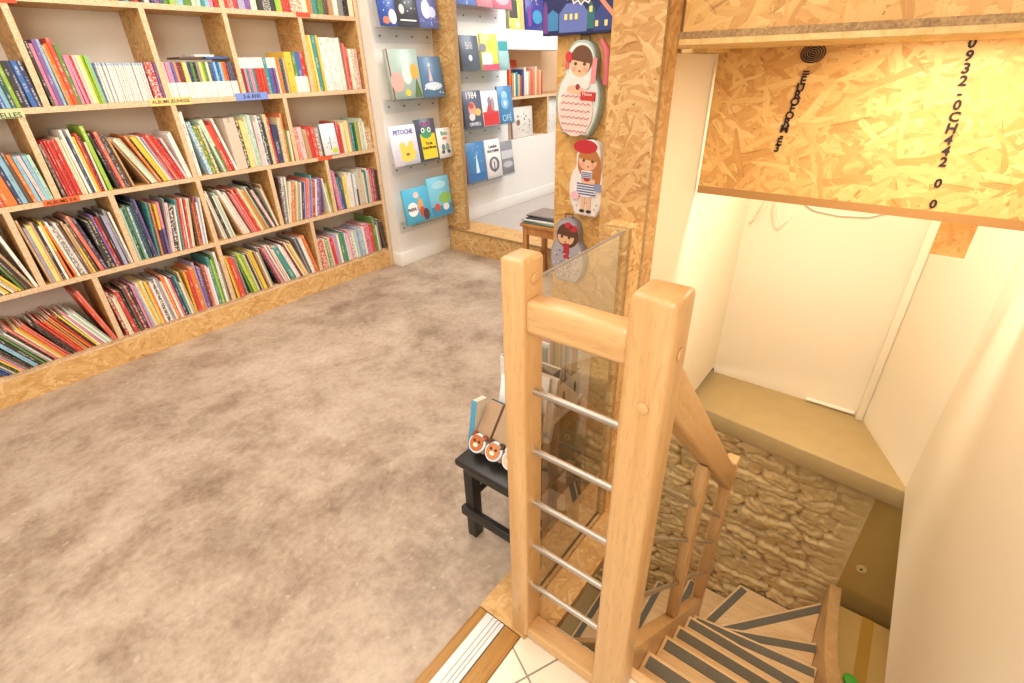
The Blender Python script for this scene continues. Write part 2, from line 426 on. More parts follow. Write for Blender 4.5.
# stairwell shell
struct('wall_stair_left', MB().box(1.353, 3.0, .65, .70, -.3, 1.425), MCREAM, 'cream wall on the far side of the stairwell')
struct('wall_stair_far', MB().box(2.93, 2.98, -.17, .65, -.35, 2.75), MCREAM, 'cream far wall of the stairwell')
struct('wall_stair_diagonal', MB().prism([(2.44, -.39), (2.93, -.155), (2.95, -.20), (2.46, -.435)], -.35, 2.75, 'Z'), MCREAM, 'cream diagonal wall of the stairwell')
struct('wall_stair_near', MB().box(-.6, 2.44, -.44, -.39, -.35, 2.75), MCREAM, 'cream near wall of the stairwell')
HDR = struct('wall_header', MB().box(2.0, 2.02, -.389, .636, .985, 1.437, edge=1, emax=.03), [MOSBW, MEDGED], 'oriented strand board header over the stairs')
struct('trim_header', MB().box(1.999, 2.021, -.389, .637, .957, .985), MC('a87a44', .6), 'brown strip under the header')
struct('wall_mezzanine_front', MB().box(1.365, 1.385, -.389, .527, 1.464, 2.75), MOSBW, 'oriented strand board front of the platform')
struct('floor_mezzanine', MB().box(1.352, 2.6, -.389, .648, 1.449, 1.464, mi=0, edge=1, emax=.03).box(1.353, 2.6, -.388, .648, 1.437, 1.449, mi=2), [MBX, MEDGED, MLX], 'platform board over the stairwell')
struct('beam_block', MB().box(1.77, 2.1, .60, .68, 1.427, 1.437), MLX, 'lumber block under the platform')
# ledge, stone wall, basement
def vnoise(u, v, seed):
    r = np.random.RandomState(seed); g = r.rand(64, 64)
    iu = np.floor(u).astype(int); iv = np.floor(v).astype(int); fu = u-iu; fv = v-iv
    fu = fu*fu*(3-2*fu); fv = fv*fv*(3-2*fv)
    a = g[iu % 64, iv % 64]; b = g[(iu+1) % 64, iv % 64]; c = g[iu % 64, (iv+1) % 64]; d = g[(iu+1) % 64, (iv+1) % 64]
    return (a*(1-fu)+b*fu)*(1-fv)+(c*(1-fu)+d*fu)*fv
ny, nz = 330, 300
Y0, Y1, Z0, Z1 = -.75, 1.7, -2.5, -.455
yy = np.linspace(Y0, Y1, ny); zz = np.linspace(Z0, Z1, nz)
U, V = np.meshgrid(yy, zz, indexing='ij')
Uw = U+.06*(vnoise(U*5+20, V*7+20, 1)-.5)+.035*(vnoise(U*15+9, V*15+30, 2)-.5)+.016*(vnoise(U*40+9, V*40+30, 12)-.5)
Vw = V+.07*(vnoise(U*4+40, V*5+30, 3)-.5)+.03*(vnoise(U*13+3, V*13+7, 4)-.5)+.014*(vnoise(U*38+3, V*38+7, 14)-.5)
rs = random.Random(3); H = np.zeros_like(U); z = Z0-.2
while z < Z1+.1:
    hh = rs.uniform(.05, .095); y = Y0-.4*rs.random()
    while y < Y1+.1:
        ll = rs.uniform(.13, .34)
        du = np.minimum(Uw-y, y+ll-Uw); dv = np.minimum(Vw-z, z+hh-Vw)
        k = .014
        d = -k*np.log(np.exp(-np.clip(du, -.2, 1)/k)+np.exp(-np.clip(dv, -.2, 1)/k))
        s = np.clip((d+.004)/.020, 0, 1); s = 1-(1-s)**3
        amp = rs.uniform(.024, .054); tl = rs.uniform(-.12, .16)
        H = np.maximum(H, np.where((du > 0) & (dv > 0), s*(amp+tl*(Vw-z-hh/2)), 0))
        y += ll
    z += hh
H = H+.014*(vnoise(U*28+5, V*36+70, 5)-.5)+.009*(vnoise(U*75+5, V*75+70, 6)-.5)
bl = np.clip((U+.33+.05*(vnoise(V*6+50, U*6+50, 8)-.5))/.20, 0, 1)
bl = bl*bl*(3-2*bl)
H = H*bl+.030*(1-bl)
H = H*np.clip((Z1-V)/.02, 0, 1)+.03*(1-np.clip((Z1-V)/.02, 0, 1))
vs = np.stack([2.535-H, U, V], -1).reshape(-1, 3)
fs = [(i*nz+j, i*nz+j+1, (i+1)*nz+j+1, (i+1)*nz+j) for i in range(ny-1) for j in range(nz-1)]
smooth_right = lambda f: 0
mb = MB(); mb.v = [tuple(p) for p in vs]; mb.f = fs; mb.m = [1 if U[f[0]//nz, 0] < -.325 else 0 for f in fs]; mb.sm = [True]*len(fs)
struct('wall_stone', mb, [MSTONE, MSMOOTH], 'painted rubble stone wall below the ledge')
struct('wall_ledge', MB().prism([(2.515, .70), (2.405, -.42), (2.98, -.42), (2.98, .70)], -.46, -.35, 'Z'), MLEDGE, 'painted concrete ledge above the stone wall', bevel=.008)
struct('floor_basement', MB().box(.5, 2.6, -.9, 2.2, -2.6, -2.47), MLEDGE, 'basement floor at the stair foot')
struct('wall_basement', MB().box(.45, .5, -.9, 2.2, -2.6, -.3).box(.5, 2.6, 2.15, 2.2, -2.6, -.3).box(.5, 2.6, -.9, -.85, -2.6, -.4), MSMOOTH, 'brown basement walls')
t = thing('wall_fixing', 'small round screw cap on the smooth brown wall', 'screw cap', (2.503, -.385, -1.0))
MB().disc((0, 0, 0), (-1, 0, 0), .024, .005, 20).build('cap', MC('c8ad74'), t); MB().disc((-.005, 0, 0), (-1, 0, 0), .006, .003, 10).build('screw_head', MDARK, t)
struct('trim_pipe_cover', MB().box(2.885, 2.93, -.172, -.135, -.35, .80), MCREAM, 'cream pipe cover in the far corner', bevel=.006)
t = tag(MB().tube([(2.922, .115, -.335), (2.922, -.125, -.335)], .011, 10).build('conduit', MWCABLE), 'short white conduit lying along the foot of the far wall', 'conduit')
t = tag(box(2.2, 2.215, -.225, -.13, .80, .935, edge=1, emax=.02).build('hanging_offcut', [MOSBW, MEDGED]), 'small oriented strand board offcut hanging under the header end', 'board offcut')
cb = [(2.925, .62, .632), (2.9, .60, .645), (2.88, .575, .69), (2.88, .545, .78), (2.9, .54, .88), (2.92, .54, 1.0)]
tag(MB().tube(cb, .004, 6).build('hanging_cable', MWCABLE), 'white cable loop bending into the stairwell corner', 'cable')
cb = [(2.925, .43, 1.0), (2.9, .50, .9), (2.88, .50, .74), (2.88, .475, .67), (2.88, .45, .655), (2.88, .42, .705)]
tag(MB().tube(cb, .004, 6).build('hanging_cable', MWCABLE), 'white cable with a hooked loose end on the far wall', 'cable')
cb = [(2.92, .38, .76), (2.92, .33, .735), (2.92, .22, .725), (2.92, .10, .735), (2.92, 0, .78)]
tag(MB().tube(cb, .004, 6).build('hanging_cable', MWCABLE), 'long slack white cable just below the header', 'cable')

# stamps printed on the header board
def stamp(name, chars, p0, p1, size, label):
    t = bpy.data.objects.new(name, None); COL.objects.link(t); t.parent = HDR; t.location = (1.997, 0, 0); t['label'] = label
    n = len(chars)
    for i, c in enumerate(chars):
        if c == ' ': continue
        f = i/(n-1); y = p0[0]+(p1[0]-p0[0])*f; z = p0[1]+(p1[1]-p0[1])*f
        text('printed_character', c, size, MINK, t, (0, y, z), (math.pi/2, 0, -math.pi/2+0), xs=1.0, bold=size*.035)
    return t
s1 = stamp('printed_stamp', '=EUROFORM-E3', (.352, 1.362), (.388, 1.135), .034, 'dark printed code with oval seal running down the header board')
ov = MB()
for k in range(5): ov.tube([(0, .345+(.034-.007*k)*math.cos(a), 1.418+(.026-.0055*k)*math.sin(a)) for a in np.linspace(0, 2*math.pi, 25)], .0022, 4, cap=False)
ov.build('oval_seal', MINK, s1)
stamp('printed_stamp', '0932-0CH442 0 0', (-.035, 1.43), (-.082, 1.005), .036, 'thin dark printed number string nearer the diagonal wall')

# ------------------------------------------------------------------ staircase
RI = .19; SY0, SY1 = .232, -.285
st = thing('staircase', 'beech winder staircase with grey anti-slip strips descending below shop floor', 'staircase', (.735, 0, 0))
st_loc = Vector((.735, 0, 0))
def tread(poly, z, nose):
    o = MB().prism([(p[0]-.735, p[1]) for p in poly], z-.03, z, 'Z').build('tread', MTREAD, st, bevel=.004)
    a, b_ = Vector((*nose[0], 0)), Vector((*nose[1], 0)); d = (b_-a).normalized()
    cen = sum((Vector((*p, 0)) for p in poly), Vector())/len(poly)
    n = Vector((-d.y, d.x, 0));  n = n if n.dot(cen-a) > 0 else -n
    a2, b2 = a+d*.012, b_-d*.012
    q = [a2+n*.014, b2+n*.014, b2+n*.054, a2+n*.054]
    MB().prism([(p.x-.735, p.y) for p in q], z, z+.0025, 'Z').build('grip_strip', MGRIP, o)
    return o
xs = [.735, .942, 1.143, 1.334, 1.532]
MB().box(.0015, .03, SY1, SY0, -.03, .002).build('nosing', MTREAD, st, bevel=.004)
def riser(a, b_, z):
    a, b_ = Vector((*a, 0)), Vector((*b_, 0)); d = (b_-a).normalized(); n = Vector((-d.y, d.x, 0))*.009
    q = [a+n, b_+n, b_-n, a-n]
    MB().prism([(p.x-.735, p.y) for p in q], z-RI, z-.03, 'Z').build('riser', MTREAD, st)
for i in range(4):
    x0, x1, z = xs[i], xs[i+1], -RI*(i+1)
    tread([(x0-.02, SY0), (x1, SY0), (x1, SY1), (x0-.02, SY1)], z, ((x1, SY0), (x1, SY1)))
    riser((x0-.01, SY0), (x0-.01, SY1), z+RI)
NP = (1.80, .232)
W = [((1.686, SY0), (1.765, SY1)), ((1.785, SY0), (2.036, SY1)), ((1.88, .228), (2.462, SY1)), ((1.885, .305), (2.462, .128)), ((1.90, .43), (2.462, .43)), ((1.90, .635), (2.462, .635)), ((1.90, .835), (2.462, .835)), ((1.90, 1.03), (2.462, 1.03))]
prev = ((1.532, SY0), (1.532, SY1))
for i, (a, b_) in enumerate(W):
    z = -RI*(5+i)
    if i == 2: poly = [prev[0], a, b_, prev[1]]
    else: poly = [prev[0], a, b_, prev[1]]
    # overlap a little under the tread above
    c = (Vector(a)+Vector(b_))/2-(Vector(prev[0])+Vector(prev[1]))/2; c = c.normalized()*.02
    poly = [(prev[0][0]-c.x, prev[0][1]-c.y), a, b_, (prev[1][0]-c.x, prev[1][1]-c.y)]
    tread(poly, z, (a, b_)); riser((prev[0][0]-c.x*.5, prev[0][1]-c.y*.5), (prev[1][0]-c.x*.5, prev[1][1]-c.y*.5), z+RI)
    prev = (a, b_)
# stringers
sl = lambda x: .735-.965*(x-.0)-.02+.02
def strz(x): return .80-.985*x                      # top edge of the inner stringer
MB().prism([(.002, strz(.737)), (1.80-.735, strz(1.80)), (1.80-.735, strz(1.80)-.30), (.002, strz(.737)-.30)], SY0+.001, .277, 'Y').build('stringer', MBX, st, bevel=.004)
top = [(.72, .10), (1.2, -.36), (1.55, -.69), (1.75, -.84), (1.95, -.955), (2.15, -1.045), (2.3, -1.10), (2.455, -1.15)]
poly = [(x-.735, z) for x, z in top]+[(2.455-.735, -1.62), (2.0-.735, -1.5), (1.5-.735, -1.05), (.72-.735, -.25)]
MB().prism(poly, SY1-.001, SY1-.055, 'Y').build('stringer', MBX, st, bevel=.004)
MB().prism([(.36, -1.60), (1.2, -2.4), (1.2, -2.47), (1.0, -2.47), (.36, -1.95)], 1.86-.735, 1.90-.735, 'X').build('stringer', MBY, st, bevel=.004)

# ------------------------------------------------------------------ railing
rl = thing('stair_railing', 'beech newel railing with five steel bars at the stair head', 'railing', (.655, .25, 0))
RL = lambda x, y, z: (x-.655, y-.25, z)
def rbox(n, mat, x0, x1, y0, y1, z0, z1, bev=.006, parent=rl, seg=3):
    return MB().box(x0-.655, x1-.655, y0-.25, y1-.25, z0, z1).build(n, mat, parent, bevel=bev, seg=seg)
def plug(parent, x, y, z, n):
    q = MB().disc(RL(x, y, z), n, .011, .004, 16).build('plug', MBX, parent, bevel=.0015)
p1 = rbox('newel_post', MBZ, .655, .722, .4855, .540, 0.0065, 1.106, .009)
plug(p1, .69, .4855, 1.065, (0, -1, 0))
p2 = rbox('newel_post', MBZ, .65, .73, .208, .284, .001, 1.101, .010)
plug(p2, .65, .241, .905, (-1, 0, 0)); plug(p2, .69, .208, 1.0, (0, -1, 0))
rbox('top_rail', MBY, .660, .710, .281, .489, .962, 1.032, .012)
rbox('bottom_rail', MBY, .658, .712, .281, .489, .004, .042, .004)
for z in (.818, .66, .503, .352, .196):
    MB().tube([RL(.69, .489, z), RL(.69, .281, z)], .0075, 12).build('steel_bar', MSTEEL, rl)
# lower newel, baluster, sloped rail and bars
p3 = rbox('newel_post', MBZ, 1.803, 1.866, .236, .288, -1.62, -.075, .009)
MB().prism([(1.25-.655, strz(1.25)+.001), (1.318-.655, strz(1.318)+.001), (1.318-.655, .255), (1.25-.655, .325)], -.012, .022, 'Y').build('baluster', MBZ, rl, bevel=.003)
ang = math.atan(1.02)
def sloped(n, x0, z0, x1, z1, hh, y0, y1, mat, bev=.008):
    L = math.hypot(x1-x0, z1-z0)
    o = MB().box(0, L, y0-.25, y1-.25, -hh, 0).build(n, mat, rl, bevel=bev, seg=3)
    o.location = (x0-.655, 0, z0); o.rotation_euler = (0, math.atan2(z0-z1, x1-x0), 0)
    return o
sloped('handrail', .738, .975, 1.802, -.112, .085, .226, .276, MBX)
for (za, zb) in ((.672, .57), (.50, .57), (.28, .57)):
    MB().tube([RL(.737, .254, za), RL(1.80, .254, za-1.0*1.063)], .0075, 12).build('steel_bar', MSTEEL, rl)

# glass panel
tag(MB().add([(.735, .5395, .008), (1.178, .5395, .008), (1.178, .5395, 1.025), (.735, .5395, 1.025)], [(0, 1, 2, 3)]).build('glass_panel', MGLASS), 'clear glass guard panel between newel post and oriented strand board post', 'glass panel')

MB().box(.735, 1.178, .5352, .5438, 1.0252, 1.0275).build('polished_edge', MC('8a7f74', .3), bpy.data.objects['glass_panel'])
# cardboard box beside the lower stairs
t = thing('cardboard_box', 'brown taped cardboard box standing beside the curved stair stringer', 'cardboard box', (2.1, -.55, -2.47))
MB().box(-.30, .33, -.24, .205, 0, 1.22).build('carton', MCARD, t, bevel=.004)
MB().box(-.30, .33, .030, .085, 1.2195, 1.2205).build('tape', MTAPE, t)
t = MB().disc((0, 0, 0), (0, 0, 1), .03, .02, 12).build('plastic_cap', MGREEN, loc=(2.01, -.455, -1.248), bevel=.004)
tag(t, 'small bright green cap lying on the taped carton', 'cap')

# ------------------------------------------------------------------ the long bookshelf
bs = thing('bookshelf', 'tall oriented strand board bookshelf with staggered bays along the cream wall', 'bookshelf', (1.2, 3.3, 0))
BD0, BD1 = SHY, 3.425
def bpart(n, x0, x1, z0, z1, y0=BD0, y1=BD1, mats=None):
    return MB().box(x0-1.2, x1-1.2, y0-3.3, y1-3.3, z0, z1, edge=1, emax=.04).build(n, mats or [MOSBL, MEDGE], bs)
bpart('plinth', -.66, 2.458, 0, .127, SHY, SHY+.02, [MOSBQ, MEDGE])
BOARDS = [(.127, .146), (.498, .522), (.874, .897), (1.262, 1.287), (1.685, 1.709), (2.08, 2.104)]
for z0, z1 in BOARDS: bpart('shelf_board', -.66, 2.458, z0, z1, SHY+(0 if z0 > .2 else .0205))
bpart('side_panel', 2.4585, 2.486, 0, 2.3)
DIV = {0: [-.035, .585, 1.2075, 1.84], 1: [-.035, .385, .79, 1.21, 1.635, 2.045], 2: [-.035, .585, 1.2075, 1.84], 3: [.10, .69, 1.20, 1.60, 2.05], 4: [.69, 1.6]}
for r, ds in DIV.items():
    for d in ds: bpart('upright', d-.0125, d+.0125, BOARDS[r][1], BOARDS[r+1][0], SHY+.0004)

PAL = dict(w='f3ede4', c='eadfbf', k='25221f', g='8f8d8b', r='c8322a', o='e2792b', y='ecc53a', l='9cc43c', G='5d8a3c', t='3f8f8c', b='2f66ad', n='27325f', s='8fc0d8',
           p='e58aa6', v='7d5596', m='7d2a33', B='5e4030', d='bf9466', S='e0705a', D='1f5148', a='a9a3c4', e='9db89a', R='d9482c', f='d8c3ae', h='e9c7c4', i='44536a', M='b4d8c4', Y='f0d878', T='c8b07c')
WORD = dict(w='white', c='cream', k='black', g='grey', r='red', o='orange', y='yellow', l='lime', G='green', t='teal', b='blue', n='navy', s='pale blue', p='pink', v='purple', m='maroon',
            B='brown', d='tan', S='coral', D='dark green', a='lavender', e='sage', R='orange-red', f='beige', h='blush', i='slate', M='mint', Y='pale yellow', T='khaki')
ROWN = ['bottom shelf', 'second shelf up', 'third shelf up', 'fourth shelf up', 'top shelf']
ORD = ['1st', '2nd', '3rd']+['%dth' % i for i in range(4, 21)]+['21st', '22nd', '23rd']+['%dth' % i for i in range(24, 31)]+['31st', '32nd', '33rd']+['%dth' % i for i in range(34, 60)]
_bk = {}
def make_book(c1, c2, c3, w, h, d, split, pattern, pages, label, group, loc, lean):
    """local axes: x thickness, y depth (spine at y=0), z height"""
    bt = min(.0022, w*.18)
    mb = MB()
    if pages:
        mb.box(0, w, 0, bt, 0, h).box(0, bt, bt, d, 0, h).box(w-bt, w, bt, d, 0, h)
    else:
        mb.box(0, w, 0, d, 0, h)
    o = mb.build('book', MBOOK); tag(o, label, 'book', group)
    o.location = loc; o.rotation_euler = (0, -lean, 0)
    o['ink_a'] = lin(PAL[c1]); o['ink_b'] = lin(PAL[c2]); o['ink_c'] = c3; o['split'] = split; o['pattern'] = pattern; o['thick'] = w
    if pages:
        q = .004
        MB().box(bt+.0001, w-bt-.0001, bt+.0001, d-q, q, h-q).build('page_block', MPAGE, o)
    return o

def rect(x, w, h, th):
    """cross-section of a leaning book, standing on z=0 with its foot corner at x"""
    c, s = math.cos(th), math.sin(th)
    pts = [(0, 0), (w*c, w*s), (w*c-h*s, w*s+h*c), (-h*s, h*c)]
    zm = min(p[1] for p in pts)
    return [(px+x, pz-zm) for px, pz in pts], -zm
def right_at(P, z):
    v = []
    for (x0, z0), (x1, z1) in zip(P, P[1:]+P[:1]):
        if min(z0, z1)-1e-9 <= z <= max(z0, z1)+1e-9:
            v += [x0, x1] if abs(z1-z0) < 1e-9 else [x0+(x1-x0)*(z-z0)/(z1-z0)]
    return v
def shift(A, B):
    zs = [z for _, z in A+B]; s = -9
    for z in zs:
        a, b_ = right_at(A, z), right_at(B, z)
        if a and b_: s = max(s, max(a)-min(b_))
    return s
def parse(spec, h0):
    """'r2:25/w' = red, twice as thick, 25 cm tall, lower part white; '>12' sets the lean; '*' pattern"""
    out = []; lean = 0
    for tk in spec.split():
        if tk[0] == '>': lean = float(tk[1:]); continue
        c = tk[0]; w = 1.0; h = None; c2 = None; sp = 0; pat = 0
        for op, val in re.findall(r'([*/:]?)([0-9.]+|[A-Za-z])', tk[1:]):
            if op == ':': h = float(val)/100
            elif op == '*': c2 = val; pat = 1
            elif op == '/': c2 = val; sp = .5
            else: w = float(val)
        out.append([c, w, h or h0*(1+rnd.uniform(-.07, .06)), lean+rnd.uniform(-.8, .8), c2 or c, sp, pat])
    return out
DEF = []
def fill(row, bay, x0, x1, spec, h0, pages=True, split_at=None, group=None, stuff=None, dmax=.235, bayname=None, jit=.012):
    bks = parse(spec, h0); zf = BOARDS[row][1]+.0006
    x0 += .002; x1 -= .002
    lo, hi = .002, .06
    for it in range(26):
        u = (lo+hi)/2; P = [[(x0, 0), (x0, .5), (x0-.01, .5), (x0-.01, 0)]]; res = []
        for c, w, h, lean, c2, sp, pt in bks:
            th = math.radians(lean)
            B_, dz = rect(0, u*w, h, th)
            s = max(shift(A, B_) for A in P[-3:]+P[:1])+.0005
            B_ = [(px+s, pz) for px, pz in B_]; P.append(B_); res.append((s, dz, u*w, th))
        if max(px for px, _ in P[-1]) > x1 or max(px for Q in P for px, _ in Q) > x1: hi = u
        else: lo = u
    names = [WORD[b_[0]] for b_ in bks]
    made = []
    for i, ((s, dz, w, th), (c, _, h, lean, c2, sp, pt)) in enumerate(zip(res, bks)):
        dep = rnd.uniform(.17, dmax); y = SHY+.004+rnd.random()*jit
        lum = sum(lin(PAL[c]))/3
        c3 = lin('2b2522') if lum > .42 else lin('f6efe2')
        a = names[i-1] if i else 'the upright'; z_ = names[i+1] if i < len(names)-1 else 'the upright'
        fat = 'thick ' if _thick(w) else ('slim ' if w < .0075 else '')
        pose = 'leaning' if abs(lean) > 6 else 'upright'
        dec = ' patterned' if pt else (' two-tone' if sp else '')
        lab = f"{fat}{names[i]}{dec} book {pose}, {ORD[i]} in {bayname} of {ROWN[row]}"
        if stuff is not None:
            stuff.append((s, zf+dz, y, w, h, dep, th, c, c2, sp)); continue
        DEF.append((c, c2, c3, w, h, dep, (split_at*h if split_at else sp*h) if sp else -1, pt*1.0, pages, lab, group or f'books on the {ROWN[row]}', (s, y, zf+dz), th))
    return made
def _thick(w): return w > .024
G1 = 'first visible bay'; NTH = ['first', 'second', 'third', 'fourth', 'fifth', 'last']
# bottom shelf
fill(0, 0, -.02, .5725, '>30 b n b T D y p g B k >27 s2 k2 G g w k S1.5 c y o S S >24 k B m R R o d o R k y c p w M w e >13 R1.2:30 S1.4:31', .235, bayname='first visible bay')
fill(0, 1, .5975, 1.195, '>3 r*M c:22 c:23 r1.6:25 k B1.3 r*h k p a c y c y S w k*w w a c o1.6 w S n1.4 t c:20 T >-1 y*o r1.7 o2.2:27 a:29 v1.6 B S*m h w t1.5:30 l:28 G:30 w1.3:32 g', .255, bayname='second bay')
fill(0, 2, 1.22, 1.8275, '>3 y o R2 R g >9 G*y l*y2 l c k c y y B d c g >16 k*v r a S w h c >18 t3.4:26 w2 h m*c c*i y c d >12 g*s i w2 o1.5 o1.2', .265, bayname='third bay')
fill(0, 3, 1.8525, 2.4575, '>3 r*c3 c*o G*c1.5 h r1.6 p a w G*t2 t w h p*w w*k1.5 w M a1.5 s*c2.2 w >2 p*r3.4:23 R2:22 G1.6:27 c g >8 B:24 k:22', .215, bayname='last bay')
# second shelf
fill(1, 0, .06, .3725, '>28 m k r g c y c T y >17 G B k d >9 w1.2:30', .27, bayname='first visible bay')
fill(1, 1, .3975, .7775, '>3 d:31 a1.2 Y1.8:28 d k:29 w y/o >7 o w g1.6*w w B d T/y B >10 S1.6:29 k1.6*v >4 k1.8:25 k1.2*T v r1.2 k a1.6 g w', .275, bayname='second bay')
fill(1, 2, .8025, 1.1975, '>1 M D*t1.6 G s1.4*w i D n1.5:32 v:31 >-6 t B d r:23 y1.6:27/n p1.4:28/v >-9 g h2:27 k*w3:25 w:25 t:28 r*y S1.3:28 w r1.4:27 c c >-7 B o:24 m*S1.6:27 w:24 a w', .28, bayname='third bay')
fill(1, 3, 1.2225, 1.6225, '>8 w c k1.6 w M*c c >17 d w1.5*c w h*c1.5 B S p S1.4 r R1.3 c1.3 y d o M B >19 h1.8:26 k1.3:30 >12 c:25 d', .275, bayname='fourth bay')
fill(1, 4, 1.6475, 2.0325, '>-7 B*k1.3:29 w*k1.6:29 g w:29 >-12 c h/o o*c1.5 d*c c e d w n1.5:24 a S1.4:26 p t1.3:28/b a r2.2:24 w*k v*a2.4:25 v >4 w l*T2:20', .25, bayname='fifth bay')
fill(1, 5, 2.0575, 2.4575, '>4 p*v1.4:28 p:27 t/b1.3 i >-1 Y1.8 c w1.3 w a w1.3 M/D1.2 f3.4:25 c t w h S1.2*m m1.8*p m k', .235, bayname='last bay')
# third shelf
fill(2, 0, .20, .5725, '>5 n k b1.2 g n b1.4 k l1.4:22 a1.3:24 R1.3:25 o1.5:27 y/o1.6:28 n s1.4:24 B o:21 s:20 h:20 s:20 M:20', .23, bayname='first visible bay')
fill(2, 1, .5975, 1.195, '>3 B*g1.3:24 r:25 r:25 r:25 r:25 r:25 r:25 c1.4:26 c w1.2:29 i w:29 y R:27 m c l1.8:30 >8 k1.3:27 m S1.6:27 k*g1.6:25 B d >24 d c1.6:25 M d >20 o1.3 k y1.4 y c >19 a r1.3 S1.2 r1.2 r r >17 h1.3:22 >9 w:23 w1.3:24', .245, bayname='second bay')
fill(2, 2, 1.22, 1.8275, '>1 w1.5:33 >8 s*w1.6 G*y2 c*G >13 M*c c/G R1.8 r w >2 f5:28 k*c1.4 Y1.5 c c M M*w >0 h1.8:25 w i*w1.2 k:24 T*c1.6 r:27 >-2 n3:22 T*c2 o*S G:19 c:18', .275, bayname='third bay')
c3 = fill(2, 3, 1.8525, 2.04, '>2 S*h h d r:19 R g*w', .185, bayname='last bay')
fill(2, 3, 2.165, 2.4575, '>1 r1.3 r c:19 c:19 Y c d*T t1.3 D*i l d c M*c1.4 w >0 d*c3:15', .195, bayname='last bay past facing book')
# fourth shelf
fill(3, 0, .46, .6775, '>2 R:16 o:16 o:16 n b:17 s:17 D:18 l:18 k:18 n:18 b1.2:18 n:18', .19, pages=False, bayname='first visible bay')
fill(3, 1, .7025, .928, '>2 k1.2 p1.4 v1.6 s d o1.4 R1.6 G1.4 p1.2:20 p:20 r*h:20 h:20 c:20 Y:20 l:20 l:20 s:20', .255, pages=False, bayname='second bay')
THIN = []
fill(3, 1, .930, 1.132, ' '.join(['w:17*s']*24), .17, stuff=THIN)
fill(3, 1, 1.134, 1.188, 'r2*w:17 r2*w:17 v*w:17', .17, pages=False, bayname='end of second bay')
fill(3, 2, 1.215, 1.5875, ' '.join(f'{c}:17/w' for c in 'hpavdmmYcnGkgYlGcibsbsoRiim'), .17, split_at=.45, pages=False, bayname='third bay')
fill(3, 3, 1.615, 1.90, ' '.join(f'w{"" if i % 3 else "1.3"}:19/{c}' for i, c in enumerate('mptptrrRr'))+' t1.5:19 w:19/b w1.3:19/v w:19/v c:19 o:19 d:19 i:18 T:19', .19, split_at=.72, pages=False, bayname='fourth bay')
fill(3, 3, 1.90, 2.0375, 'y2:22 G1.2:22/w b1.3:22/w r1.3:22/w', .22, split_at=.40, pages=False, bayname='end of fourth bay')
fill(3, 4, 2.0625, 2.4375, '>1 y1.4:31 Y:31 t2:31 y:31 w1.8:30 w1.8:30 w1.6:30 w1.6:30 w1.6:30 w1.4:30 g:30 S1.2:27 r1.2:25 c:24 w1.3:24 c*d1.6:24 p*c:24', .3, pages=False, bayname='last bay')
# top shelf, only the feet of the books show
fill(4, 0, 1.05, 1.587, 'r k o n t B r k h n v i G l e s G2 c M t s p r', .2, pages=False, bayname='left bay')
fill(4, 1, 1.6125, 2.4575, 'r2 a v c*i k3 l r1.6 d*w2 c o t G B d w g k c', .2, pages=False, bayname='right bay')
mb = MB()
for s, z, y, w, h, dep, th, c, c2, sp in THIN:
    mb.box(s, s+w*.9, y, y+dep, z, z+h*rnd.uniform(.99, 1.0))
MTHIN, nt, b, o = newmat('thin_album_spines')
v = coord(nt); sp = nt.nodes.new('ShaderNodeSeparateXYZ'); nt.links.new(v, sp.inputs[0])
f = noise_(nt, map_(nt, v, scale=(160, 0, 220)), 1, 2)
col = mix_(nt, math_(nt, 'MULTIPLY', math_(nt, 'GREATER_THAN', f, .55), .5), lin('f4efe8'), lin('c49a94'))
top = math_(nt, 'GREATER_THAN', sp.outputs[2], 1.287+.158); col = mix_(nt, math_(nt, 'MULTIPLY', top, .6), col, lin('7fb4dc'))
nt.links.new(col, b.inputs['Base Color'])
tag(mb.build('thin_albums', MTHIN), 'tight run of thin white albums with blue tops in the second bay', None, None, 'stuff')

# the 270 books that show largest stand as objects of their own, the slimmest remainder is one mass
def shown(q):
    p = Vector(q[11])-Vector((0, 0, 1.4)); vis = q[4] if q[11][2] < 1.7 else .05
    return q[3]*vis/p.length_squared*(1 if q[11][0] > .18 else .3)
order = sorted(range(len(DEF)), key=lambda i: -shown(DEF[i])); keep = set(order[:268])
rest = MB(); rcol = []
for i, q in enumerate(DEF):
    if i in keep: make_book(*q); continue
    c, c2, c3, w, h, dep, sp, pt, pages, lab, grp, loc, th = q
    cs, sn = math.cos(th), math.sin(th)
    def blk(z0, z1, col, y0=0, y1=None, x0=0, x1=None):
        x1 = w if x1 is None else x1; y1 = dep if y1 is None else y1
        n0 = len(rest.v)
        rest.box(x0, x1, y0, y1, z0, z1)
        rest.v[n0:] = [(loc[0]+x*cs-z*sn, loc[1]+y, loc[2]+x*sn+z*cs) for x, y, z in rest.v[n0:]]
        rcol.extend([(*lin(col), 1)]*6)
    if sp > 0: blk(0, sp, PAL[c2]); blk(sp, h, PAL[c])
    else: blk(0, h, PAL[c])
    if pages: blk(h, h+.0004, 'd9cfbf', .003, dep-.002, min(.002, w*.2), w-min(.002, w*.2))
MREST, nt, b, o = newmat('slim_book_covers')
at = nt.nodes.new('ShaderNodeVertexColor'); at.layer_name = 'ink'
wn = noise_(nt, map_(nt, coord(nt), scale=(150, 0, 230)), 1, 1); wm = math_(nt, 'MULTIPLY', math_(nt, 'GREATER_THAN', wn, .6), .3)
nt.links.new(mix_(nt, wm, at.outputs[0], lin('efe6da')), b.inputs['Base Color']); b.inputs['Roughness'].default_value = .45
ro = rest.build('slim_books', MREST); ca = ro.data.color_attributes.new('ink', 'FLOAT_COLOR', 'CORNER')
for p in ro.data.polygons:
    for li in p.loop_indices: ca.data[li].color = rcol[p.index]
tag(ro, 'the slimmest books wedged between the others on the long bookshelf', None, None, 'stuff')

